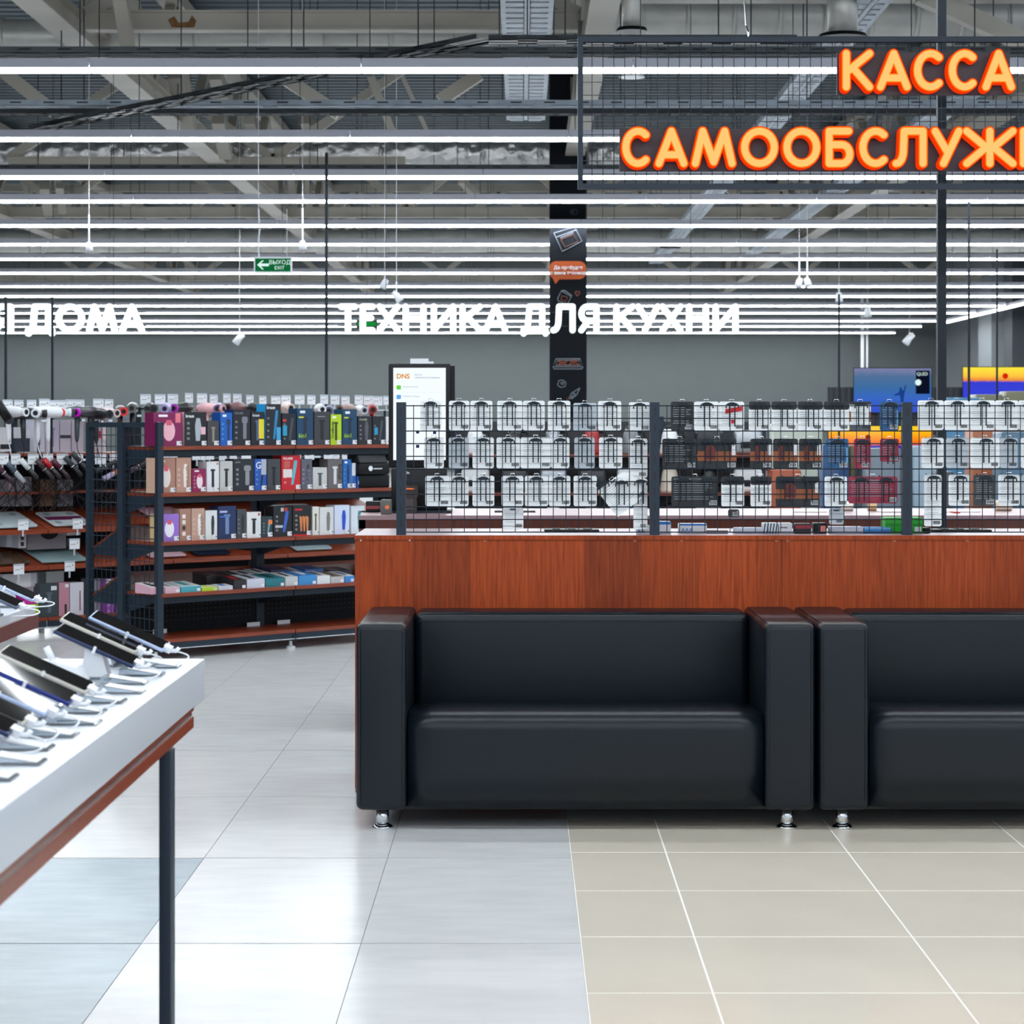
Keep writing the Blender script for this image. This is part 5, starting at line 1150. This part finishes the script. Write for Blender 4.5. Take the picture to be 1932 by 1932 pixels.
# boxes on the rear gondola
def rbox(x0, x1, ytop, ybot, t, rgb, label, pic=None, prgb=(120, 120, 130), depth=0.12, tagc=False, extra=None, side=None):
    s = s_of((x0 + x1) / 2, Q0, t); zs = z_at(ybot, Q0, s, t)
    return shelfbox(Q0, x0, x1, ytop, zs, rgb, label, pic, prgb, side, t=t, depth=depth, tagc=tagc, extra=extra, group='boxes on the rear gondola')
rbox(63, 85, 792, 852, 0.2, (220, 222, 236), 'tall white-blue dryer box behind the white hair dryers', extra=[(-0.2, 0.2, 0.1, 0.45, (150, 152, 190))])
rbox(86, 112, 792, 852, 0.2, (206, 200, 216), 'tall pale lilac box behind the row, left of its twin', 'stick', (150, 140, 180))
rbox(113, 134, 792, 852, 0.2, (208, 200, 214), 'tall pale lilac box behind the grey hair dryers', extra=[(-0.5, 0.42, 0.5, 0.52, (60, 60, 70))])
rbox(135, 158, 792, 852, 0.2, (206, 196, 210), 'tall pale mauve box left of the grid post')
rbox(0, 22, 806, 852, 0.2, (228, 230, 234), 'wide white appliance on the top shelf, left edge', extra=[(-0.5, 0.1, 0.5, 0.3, (40, 44, 50))])
rbox(25, 60, 806, 852, 0.25, (56, 66, 80), 'dark blue-grey dryer box with white lid', extra=[(-0.5, 0.55, 0.5, 1.0, (226, 228, 232))])
rbox(180, 200, 800, 852, 0.2, (200, 190, 196), 'pale box behind the end grid, top shelf', extra=[(-0.2, 0.5, 0.4, 0.75, (200, 40, 60))])
rbox(0, 28, 905, 955, 0.25, (122, 118, 124), 'grey mauve box with round pictures, middle shelf', extra=[(0.1, 0.6, 0.4, 0.9, (190, 160, 170))])
rbox(30, 60, 900, 955, 0.25, (140, 136, 142), 'grey mauve box in the middle, middle shelf')
rbox(76, 105, 905, 955, 0.25, (104, 74, 52), 'brown box behind the cords, middle shelf')
rbox(108, 138, 905, 955, 0.25, (120, 114, 122), 'grey box behind the cords near the post, middle shelf')
rbox(34, 50, 996, 1034, 0.12, (190, 188, 194), 'narrow pale box with three round pictures, scale shelf', extra=[(-0.2, 0.7, 0.2, 0.9, (30, 30, 34)), (-0.2, 0.4, 0.2, 0.6, (30, 30, 34)), (-0.2, 0.1, 0.2, 0.3, (30, 30, 34))])
o = rbox(51, 125, 992, 1036, 0.14, (132, 124, 130), 'wide mauve grey box with black heart-shaped picture'); MB().prism([(0.02 + 0.06*math.cos(a*math.pi/8)*(1+0.12*math.cos(a*math.pi/4)), 0.10 + 0.035*math.sin(a*math.pi/8)) for a in range(16)], 'y', -0.001, 0).build('product_picture', BLACK, o)
rbox(126, 152, 994, 1010, 0.14, (224, 228, 232), 'white appliance under the striped scale'); rbox(126, 152, 1016, 1030, 0.14, (60, 66, 70), 'dark box below the white appliance')
rbox(12, 33, 1000, 1032, 0.2, (196, 202, 208), 'white angular appliance at the left edge, scale shelf')
rbox(5, 70, 1082, 1108, 0.1, (198, 200, 206), 'wide white box topmost of the bottom pile, left', extra=[(-0.1, 0, 0.32, 1, (228, 228, 230))])
rbox(72, 121, 1078, 1103, 0.1, (176, 184, 186), 'pale grey-green box above the dark round box', extra=[(-0.5, 0, -0.2, 1, (90, 96, 98))])
rbox(40, 74, 1105, 1124, 0.12, (208, 200, 206), 'white and pink box with a round mark in the bottom pile', extra=[(-0.3, 0.3, -0.1, 0.7, (80, 80, 86))])
rbox(46, 84, 1123, 1139, 0.06, (214, 40, 160), 'hot pink box lid in the bottom pile'); rbox(40, 83, 1140, 1166, 0.06, (166, 214, 16), 'lime green box on the base shelf')
rbox(76, 110, 1101, 1166, 0.03, (58, 68, 74), 'dark slate styler box on the base shelf', 'stick', (90, 100, 110), extra=[(0.1, 0.8, 0.42, 0.92, (220, 222, 226))])
rbox(111, 131, 1099, 1162, 0.03, (190, 134, 148), 'pink box with black leg picture on the base shelf', extra=[(0.1, 0.85, 0.45, 0.95, (226, 226, 230)), (0.05, 0.05, 0.25, 0.35, (26, 24, 28))])
rbox(132, 158, 1099, 1162, 0.03, (208, 208, 216), 'white box with vertical red lettering on the base shelf', extra=[(0.2, 0.15, 0.28, 0.75, (130, 40, 70))])
rbox(170, 197, 1092, 1165, 0.1, (150, 152, 158), 'grey box behind the end grid, base shelf')
rbox(199, 230, 1092, 1168, 0.03, (140, 72, 160), 'purple box with a black dryer picture behind the end grid', 'slant', (28, 24, 34), extra=[(-0.5, 0.72, 0.5, 1.0, (190, 192, 198))])
# scales on the sloping shelves
def scale_(px, zz, rgb, label, w_=0.30, d_=0.30, band_=None, rr=0.03, pads=True):
    s = s_of(px, Q0, 0.05); o = thing('bathroom_scale', label, 'scale', gw_(Q0, s, 0.03, zz + 0.02 + 0.03*0.31), TH, 'bathroom scales on the rear gondola')
    o.rotation_euler = (math.atan2(0.13, 0.42), 0, TH); o.rotation_mode = 'XYZ'
    MB().prism(roundrect(-w_/2, 0, w_/2, d_, rr), 'z', 0.012, 0.02).build('glass_plate', mat('scale_%d' % (rgb[0] * 7 + rgb[1]), rgb, 0.15), o)
    MB().box(-w_/2 + 0.03, 0.03, 0, w_/2 - 0.03, d_ - 0.03, 0.012).build('base', flat((170, 174, 178)), o)
    if pads:
        for (a, b) in ((-w_*0.3, d_*0.2), (w_*0.3, d_*0.2), (-w_*0.3, d_*0.8), (w_*0.3, d_*0.8)):
            MB().tube([(a, b, 0.02), (a, b, 0.0212)], 0.026, 14).build('foot_pad', flat((130, 150, 154)), o)
    if band_: MB().box(-w_/2 + 0.01, d_*0.38, 0.02, w_/2 - 0.01, d_*0.62, 0.0212).build('stripe', flat(band_), o)
scale_(28, 0.672, (196, 210, 216), 'pale glass bathroom scale with round pads, left', 0.34, 0.3)
scale_(136, 0.672, (206, 216, 220), 'white bathroom scale with a plum coloured stripe', 0.30, 0.27, (112, 30, 84), 0.02)
scale_(120, 0.43, (150, 176, 178), 'plain pale blue glass scale on the lower shelf', 0.36, 0.3, None, 0.006, False)
scale_(15, 0.43, (86, 66, 50), 'brown furry foot-warmer board on the lower shelf', 0.34, 0.22, None, 0.03, False)
scale_(330, 0.672, (190, 150, 160), 'pale pink scale glimpsed behind the lilac box', 0.3, 0.3, None, 0.01, False)
scale_(580, 0.672, (206, 214, 216), 'white scale glimpsed above the third shelf boxes', 0.34, 0.28, None, 0.03)
scale_(400, 0.43, (30, 40, 60), 'dark glass scale behind the lower shelf, left', 0.3, 0.3, None, 0.01, False)
scale_(590, 0.43, (170, 190, 196), 'pale scale behind the lower shelf, near the counter', 0.34, 0.3, None, 0.02, False)
scale_(315, 0.43, (214, 180, 190), 'pale pink plate behind the lower shelf, left end', 0.3, 0.28, None, 0.01, False)

# ================================================================= PHONE TABLES
TW = mat('table_white', (206, 211, 218), 0.3); TWS = mat('table_white_side', (205, 212, 218), 0.35)
WDR = woodmat('rail_cherry', (150, 64, 30), (124, 50, 22), rough=0.3, axis=1)
XR_ = wx(386, 5.1); ZT = 0.865
tb_ = thing('display_table', 'white-topped phone display table with brown rails in the left foreground', 'table', (XR_, 5.1, 0))
o = MB().box(-1.5, -2.9, ZT - 0.09, 0, 0, ZT).build('tabletop', TW, tb_); bevel(o, 0.002, 2)
MB().box(-1.49, -2.89, ZT - 0.094, -0.016, -0.03, ZT - 0.09).build('shadow_gap', flat((60, 40, 34)), tb_)
MB().box(-1.48, -2.88, ZT - 0.112, -0.018, -0.045, ZT - 0.094).build('upper_rail', WDR, tb_)
MB().box(-1.47, -2.87, ZT - 0.125, -0.022, -0.048, ZT - 0.112).build('slot_profile', mat('brown_alu', (150, 122, 116), 0.25, 0.5), tb_)
MB().box(-1.48, -2.88, ZT - 0.150, -0.018, -0.045, ZT - 0.125).build('lower_rail', WDR, tb_)
lx = wx(322, 4.68) - XR_
for (a, b) in ((lx - 0.0245, -0.42), (-1.45, -0.42), (lx - 0.0245, -2.6), (-1.45, -2.6)):
    l = MB().box(a, b, 0.0, a + 0.0245, b + 0.06, ZT - 0.15).build('leg', STEEL, tb_); bevel(l, 0.002, 2)
def phone(px, py, Y, label, edge, zt=ZT, L=0.182, tilt=0.42, gr='phones on the foreground table', stand=True):
    p = W(px, py, Y)
    u = Vector((-math.cos(tilt), 0.0, math.sin(tilt))); nrm = Vector((math.sin(tilt), 0, math.cos(tilt))); v = Vector((0, 1, 0))
    v = (v * math.cos(0.13) + nrm * math.sin(0.13)); nrm = u.cross(v * -1)
    o = thing('smartphone', label, 'phone', p, 0, gr)
    o.rotation_mode = 'XYZ'; M = Matrix((u, v * -1, nrm)).transposed().to_4x4()
    o.matrix_world = Matrix.Translation(p) @ M   # local x runs up the phone, z is the screen normal
    bevel(MB().box(0, -0.0755, -0.008, L, 0, 0).build('body', edge, o), 0.0025, 2)
    MB().prism(roundrect(0.004, -0.0715, L - 0.004, -0.004, 0.006), 'z', 0.0, 0.0008).build('screen', mat('dark_glass', (24, 21, 20), 0.04, spec=0.1), o)
    MB().box(L*0.47, -0.078, -0.012, L*0.50, 0.003, -0.008).box(L*0.47, -0.0005, -0.012, L*0.50, 0.002, 0.004).build('clamp_band', WHITE, o)
    MB().box(-0.012, -0.05, -0.011, 0.006, -0.025, 0.002).build('plug', WHITE, o)
    if stand:
        q = p + u * (L * 0.5) + v * 0.038 - nrm * 0.013
        h_ = q.z - zt
        st = thing('phone_stand', 'white wedge stand under the ' + label[:60].split(' on ')[0].split(' at ')[0].split(',')[0], 'stand', (q.x, q.y, zt), 0, 'white phone stands')
        MB().prism([(-0.028, 0.006), (0.030, 0.006), (0.018, h_ - 0.018*0.45 - 0.002), (-0.018, h_ + 0.018*0.45 - 0.004)], 'y', -0.022, 0.022).build('wedge', WHITE, st)
        MB().box(-0.032, -0.026, 0, 0.034, 0.026, 0.006).build('foot', flat((110, 116, 124)), st)
    # security cord
    a = p + u * (-0.012); e = Vector((a.x - 0.03, a.y + 0.04, zt + 0.003))
    c = thing('security_cord', 'white looped cord of the ' + label[:60].split(' on ')[0].split(' at ')[0].split(',')[0], 'cable', a, 0, 'phone security cords')
    pts = []
    for k in range(15):
        f = k / 14; pts.append(Vector((0.05 * math.sin(math.pi * f) - 0.03 * f, 0.037 * (1 - f) * 0 + 0.03 + 0.03 * math.sin(f * 5) , (zt + 0.004 - a.z) * min(1, f * 1.6))))
    MB().tube(pts, 0.0018, 6).build('cord', WHITE, c, smooth=True)
    MB().tube([pts[0] + Vector((-0.012, 0, 0)), pts[0] + Vector((0.012, 0, -0.001)), pts[0] + Vector((0.018, 0, 0.006))], 0.0045, 8).build('connector', WHITE, c, smooth=True)
    return o
EW = mat('phone_edge_pale_blue', (176, 190, 220), 0.25, 0.3); EC = mat('phone_edge_cream', (190, 186, 176), 0.3, 0.3); EN = mat('phone_edge_navy', (22, 40, 78), 0.25, 0.2); EB = mat('phone_edge_blue', (20, 40, 120), 0.25, 0.2)
phone(309, 1226, 4.96, 'pale blue phone at the far right corner of the table', EW)
phone(257, 1230, 4.90, 'cream-edged phone beside the pale blue corner one', EC)
phone(252, 1256, 4.66, 'navy phone in front of the far cream one', EN)
phone(163, 1306, 4.19, 'cream phone nearest behind the blue one, middle of table', EC)
phone(132, 1327, 4.02, 'deep blue phone in the middle of the table', EB)
phone(86, 1347, 3.87, 'pale blue phone near the left picture edge', EW)
phone(44, 1366, 3.73, 'cream phone cut by the left picture edge', EC)
phone(17, 1385, 3.60, 'dark phone nearest the camera at the left edge', EN)
q = W(128, 1278, 4.62)
st = thing('phone_stand', 'empty white wedge stand between navy and cream phones', 'stand', (q.x, q.y, ZT))
MB().prism([(-0.035, 0.006), (0.04, 0.006), (0.022, 0.035), (-0.03, 0.05)], 'y', -0.03, 0.03).build('wedge', WHITE, st); MB().box(-0.036, -0.032, 0, 0.042, 0.032, 0.006).build('foot', flat((110, 116, 124)), st)
MB().tube([(-0.03, 0, 0.045), (-0.045, 0, 0.075)], 0.007, 10).build('arm', WHITE, st, smooth=True)
ACR = mat('clear_acrylic', (214, 226, 236), 0.03)
ACR.node_tree.nodes['Principled BSDF'].inputs['Transmission Weight'].default_value = 0.85
for k in range(15):
    Y = 2.75 + k * 0.155
    t = thing('price_holder', nth('h1') + ' from the near end, clear acrylic price holder along the right table edge', 'price tag', (XR_ - 0.085 + 0.01 * ((k * 7) % 3 - 1), Y, ZT), 0, 'acrylic price holders on the foreground table')
    MB().prism([(-0.045, 0), (0.045, 0), (0.045, 0.004), (-0.03, 0.016), (-0.045, 0.016)], 'y', -0.03, 0.03).build('block', ACR, t)
    MB().prism([(0.04, 0.0052), (-0.028, 0.0162), (-0.028, 0.0168), (0.04, 0.0058)], 'y', -0.026, 0.026).build('card', PAPER, t)
for k in range(10):
    Y = 3.0 + k * 0.2
    t = thing('price_holder', nth('h2') + ' from the near end, acrylic price holder in the inner row on the table', 'price tag', (XR_ - 0.24, Y, ZT), 0.1, 'inner acrylic price holders on the foreground table')
    MB().prism([(-0.04, 0), (0.04, 0), (0.04, 0.003), (-0.03, 0.012), (-0.04, 0.012)], 'y', -0.028, 0.028).build('block', ACR, t)
    MB().box(-0.02, -0.02, 0.0095, 0.01, 0.02, 0.0125).build('card', PAPER, t)
# second table further left
X2 = wx(73, 6.37)
t2 = thing('display_table', 'second phone table with brown side at the far left edge', 'table', (X2, 6.37, 0))
MB().box(-1.2, -1.2, 0.822, 0, 0, 0.862).build('tabletop', woodmat('plum_brown_side', (104, 56, 52), (88, 44, 42), axis=1), t2)
MB().box(-1.19, -1.19, 0.862, -0.008, -0.008, 0.885).build('white_inlay', TW, t2)
for (a, b) in ((-0.35, -0.3), (-1.1, -0.3), (-0.35, -1.15), (-1.1, -1.15)): MB().box(a, b, 0, a + 0.03, b + 0.05, 0.822).build('leg', STEEL, t2)
phone(63, 1132, 6.25, 'pale grey phone on the far left table, rear one', EW, 0.885, gr='phones on the far left table')
phone(33, 1146, 5.95, 'dark grey phone on the far left table, front one', mat('phone_edge_slate', (84, 96, 116), 0.3), 0.885, gr='phones on the far left table')

# ================================================================= TELEVISIONS AND FAR DISPLAYS
def scrmat(name, ramp, es=1.0, ax=2, z0=0.0, z1=1.0, noise=0.0):
    m = bpy.data.materials.new(name); m.use_nodes = True; nt = m.node_tree; nt.nodes.clear()
    e = nt.nodes.new('ShaderNodeEmission'); o_ = nt.nodes.new('ShaderNodeOutputMaterial'); r = nt.nodes.new('ShaderNodeValToRGB')
    tc = nt.nodes.new('ShaderNodeTexCoord'); sp = nt.nodes.new('ShaderNodeSeparateXYZ'); mr = nt.nodes.new('ShaderNodeMapRange')
    g_ = nt.nodes.new('ShaderNodeBsdfGlossy'); g_.inputs['Roughness'].default_value = 0.05; ad = nt.nodes.new('ShaderNodeMixShader'); ad.inputs[0].default_value = 0.06
    nt.links.new(tc.outputs['Object'], sp.inputs[0]); nt.links.new(sp.outputs[ax], mr.inputs[0]); mr.inputs[1].default_value = z0; mr.inputs[2].default_value = z1
    src = mr.outputs[0]
    if noise:
        n = nt.nodes.new('ShaderNodeTexNoise'); n.inputs['Scale'].default_value = 6; nt.links.new(tc.outputs['Object'], n.inputs[0])
        ma = nt.nodes.new('ShaderNodeMath'); ma.operation = 'MULTIPLY_ADD'; ma.inputs[1].default_value = noise; nt.links.new(n.outputs[0], ma.inputs[0]); nt.links.new(mr.outputs[0], ma.inputs[2]); src = ma.outputs[0]
    nt.links.new(src, r.inputs[0])
    while len(r.color_ramp.elements) < len(ramp): r.color_ramp.elements.new(0.5)
    for el, (p_, c_) in zip(r.color_ramp.elements, ramp): el.position = p_; el.color = lin(c_) + (1,)
    nt.links.new(r.outputs[0], e.inputs[0]); e.inputs[1].default_value = es
    nt.links.new(e.outputs[0], ad.inputs[1]); nt.links.new(g_.outputs[0], ad.inputs[2]); nt.links.new(ad.outputs[0], o_.inputs[0])
    return m
def tv(x0, x1, y0, y1, Y, m, label, rz=0.0):
    X0, X1, Z0, Z1 = wx(x0, Y), wx(x1, Y), wz(y1, Y), wz(y0, Y)
    t = thing('television', label, 'television', (X0, Y, Z0), rz); w_, h_ = X1 - X0, Z1 - Z0
    MB().box(-0.012, 0.0, -0.012, w_ + 0.012, 0.05, h_ + 0.012).build('case', BLACK, t)
    s = MB().box(0, -0.004, 0, w_, 0, h_).build('screen', m, t)
    return t, s, w_, h_
TVB = scrmat('tv_blue_scene', [(0.0, (8, 50, 190)), (0.3, (12, 86, 186)), (0.55, (24, 92, 150)), (0.8, (60, 96, 140)), (1.0, (120, 118, 160))], 1.0, 2, 0.05, 0.75, 0.12)
Yt = 35.0
t, s, w_, h_ = tv(1611, 1757, 695, 778, Yt, TVB, 'television with a blue seascape and a silhouetted figure')
FG = glow('tv_figure_blue', (24, 60, 130), 1.0)
MB().prism([(w_*0.60, 0.0), (w_*0.645, 0.0), (w_*0.64, h_*0.25), (w_*0.655, h_*0.45), (w_*0.675, h_*0.62), (w_*0.665, h_*0.63), (w_*0.64, h_*0.5), (w_*0.625, h_*0.5), (w_*0.615, h_*0.57), (w_*0.59, h_*0.56), (w_*0.585, h_*0.46), (w_*0.52, h_*0.4), (w_*0.525, h_*0.37), (w_*0.59, h_*0.4), (w_*0.605, h_*0.3)], 'y', -0.006, -0.004).build('figure_picture', FG, s)
MB().box(w_*0.8, -0.007, h_*0.42, w_*0.98, -0.004, h_*0.95).build('dark_caption', glow('tv_caption', (10, 16, 34), 1.0), s)
textobj('lettering', 'QLED', h_*0.1, G1, s, (w_*0.81, -0.008, h_*0.84)); MB().tube([(w_*0.83, -0.009, h_*0.68), (w_*0.83, -0.007, h_*0.68)], h_*0.07, 14).build('badge', G1, s)
TVY = scrmat('tv_desert_scene', [(0.0, (10, 40, 235)), (0.74, (8, 24, 200)), (0.77, (226, 120, 10)), (0.86, (250, 190, 14)), (1.0, (246, 224, 10))], 1.0, 2, 0, 0.80, 0.04)
t, s, w_, h_ = tv(1817, 1990, 693, 790, Yt, TVY, 'television showing a yellow sky over blue dunes')
MB().tube([(w_*0.46, -0.006, h_*0.83), (w_*0.46, -0.0045, h_*0.83)], 0.045, 20).build('red_sun_picture', glow('tv_red_sun', (206, 34, 8), 1.0), s)
TVO = scrmat('tv_orange_scene', [(0.0, (16, 40, 190)), (0.42, (20, 40, 170)), (0.5, (240, 100, 10)), (0.7, (252, 150, 14)), (1.0, (250, 206, 20))], 1.0, 2, 0, 0.42, 0.05)
t, s, w_, h_ = tv(1563, 1759, 804, 866, 29.5, TVO, 'lower television with an orange sunset strip behind the rack')
MB().tube([(w_*0.38, -0.006, h_*0.66), (w_*0.38, -0.0045, h_*0.66)], 0.035, 18).build('sun_picture', glow('tv_dark_sun', (130, 40, 10), 1.0), s)
tp = thing('television_stand', 'dark television stand under the orange sunset screen', 'stand', (wx(1563, 29.9), 29.5, 0))
MB().box(0, 0, 0, 1.37, 0.4, 0.5).build('cabinet', flat((70, 76, 84)), tp); MB().box(0.5, 0.01, 0.5, 0.85, 0.06, wz(866, 29.5)).build('neck', BLACK, tp)
# slatted dark wall the televisions hang on
sw = thing('slat_wall', 'dark slatted display wall carrying the blue and yellow televisions', 'display wall', (wx(1562, 35.07), 35.07, 0))
MB().box(0, 0.02, 0, 3.8, 0.1, wz(731, 35.3)).build('backing', flat((18, 24, 30)), sw)
slm = MB().box(0, 0, 0, 0.05, 0.02, wz(731, 35.3)).build('slat', flat((30, 38, 46))); sld = slm.data; bpy.data.objects.remove(slm)
for k in range(40): linkdata('slat', sld, sw, (0.02 + k * 0.094, 0, 0))
for (x0, x1, y0, Y, rgb, lb, nm, ct_) in (
    (1842, 1892, 744, 26, (104, 106, 84), 'olive board leaning under the yellow television, left', 'display_board', 'board'),
    (1898, 1960, 738, 26, (104, 104, 78), 'olive board leaning under the yellow television, right', 'display_board', 'board'),
    (1787, 1850, 750, 24, (66, 120, 156), 'folded blue cloth bundle above the right rack bay', 'cloth_bundle', 'cloth'),
    (1553, 1602, 838, 20, (36, 74, 120), 'tall blue box stand seen through the middle rack bay', 'box_stand', 'stand'),
    (1603, 1612, 840, 20.2, (110, 96, 60), 'narrow gold upright beside the blue box stand', 'upright_panel', 'panel'),
    (1640, 1700, 846, 19, (112, 124, 136), 'grey appliance cabinet behind the red packs', 'appliance_cabinet', 'cabinet'),
    (1722, 1772, 842, 19, (150, 170, 186), 'pale blue appliance cabinet behind the third rack post', 'appliance_cabinet', 'cabinet'),
    (1776, 1800, 890, 18, (60, 62, 66), 'dark grey cabinet behind the right rack bay', 'appliance_cabinet', 'cabinet'),
    (1455, 1512, 886, 17, (150, 66, 30), 'orange-brown wooden screen behind the middle rack bay', 'partition_screen', 'screen'),
    (1460, 1552, 800, 22, (176, 182, 170), 'pale cabinet seen through the middle rack bay', 'pale_cabinet', 'cabinet'),
    (1836, 1888, 808, 20, (180, 104, 62), 'orange wood shelf unit behind the right rack bay', 'wood_unit', 'shelving'),
    (1890, 1990, 815, 19, (70, 104, 130), 'slate blue unit behind the right rack bay', 'slate_unit', 'shelving')):
    X0, X1 = wx(x0, Y), wx(x1, Y); h_ = wz(y0, Y); t = thing(nm, lb, ct_, ((X0 + X1)/2, Y, 0)); w_ = X1 - X0
    bevel(MB().box(-w_/2, 0, 0.04, w_/2, 0.4, h_).build('body', flat(rgb, 0.35), t), 0.015, 2)
    MB().box(-w_/2 + 0.03, 0.03, 0, w_/2 - 0.03, 0.37, 0.04).build('plinth', BLACK, t)
    MB().box(-w_/2 + 0.02, -0.004, h_*0.5, w_/2 - 0.02, 0, h_*0.5 + 0.012).build('seam_line', flat(tuple(int(c*0.6) for c in rgb)), t)
# appliance gondola seen behind the rack
ag = thing('appliance_shelving', 'dark appliance shelving seen between the hanging packs', 'shelving', (wx(860, 17.5), 17.5, 0))
AW = wx(1450, 17.5) - wx(860, 17.5)
MB().box(0, 0.40, 0, AW, 0.43, 1.42).build('back_panel', flat((40, 42, 46)), ag)
for zz in (0.15, 0.55, 0.86, 1.16): MB().box(0, 0, zz - 0.02, AW, 0.4, zz).build('shelf_board', WOODS, ag)
for q in (0, AW/3, 2*AW/3, AW): MB().box(q - 0.02, 0.36, 0, q + 0.02, 0.40, 1.46).build('upright', STEEL, ag)
ra = random.Random(21); ii = 0
adj = ['white kettle', 'black kettle', 'steel kettle', 'red-lidded kettle', 'grey blender', 'white blender', 'black toaster', 'silver toaster', 'white toaster', 'black coffee maker', 'steel coffee maker', 'dark multicooker', 'white multicooker', 'cream kettle', 'black grinder', 'white mixer', 'dark mixer', 'steel pot', 'white juicer', 'grey juicer', 'blue-lit kettle', 'plum kettle', 'white steamer', 'black steamer']
cl = {'white': (226, 228, 230), 'black': (24, 26, 30), 'steel': (150, 154, 160), 'red-lidded': (160, 40, 44), 'grey': (120, 124, 130), 'silver': (170, 174, 178), 'dark': (44, 46, 52), 'cream': (220, 210, 192), 'blue-lit': (50, 90, 160), 'plum': (86, 40, 66)}
for r_, zz in enumerate((1.16, 0.86, 0.55)):
    for k in range(8):
        nm = adj[ii % 24]; ii += 1; x = 0.15 + k * (AW - 0.3) / 7; c_ = cl[nm.split()[0]]; m = mat('appl_%s' % nm.split()[0], c_, 0.25, 0.7 if nm.split()[0] in ('steel', 'silver') else 0)
        o = thing(nm.split()[-1] if nm.split()[-1] not in ('maker',) else 'coffee_maker', f'{nm} on the {["top", "middle", "lower"][r_]} shelf behind the hanging packs', 'appliance', (wx(860, 17.5) + x, 17.65, zz))
        if any(q in nm for q in ('kettle', 'blender', 'grinder', 'juicer')):
            MB().tube([(0, 0, 0), (0, 0, 0.02), (0, 0, 0.16), (0, 0, 0.2)], [0.075, 0.08, 0.06, 0.045], 16).build('jug', m, o, smooth=True)
            MB().tube([(0, 0, 0.2), (0, 0, 0.215), (0, 0, 0.23)], [0.045, 0.04, 0.012], 12).build('lid', BLACK, o)
            MB().tube([(0.055, 0, 0.18), (0.11, 0, 0.17), (0.115, 0, 0.08), (0.075, 0, 0.05)], 0.011, 8).build('handle', BLACK, o, smooth=True)
        else:
            bevel(MB().box(-0.11, -0.08, 0, 0.11, 0.09, 0.19).build('body', m, o), 0.03, 4)
            MB().box(-0.06, -0.084, 0.05, 0.06, -0.08, 0.10).build('control_panel', BLACK, o)
            MB().box(-0.09, -0.02, 0.19, 0.09, 0.02, 0.195).build('top_slot', flat((60, 62, 66)), o)
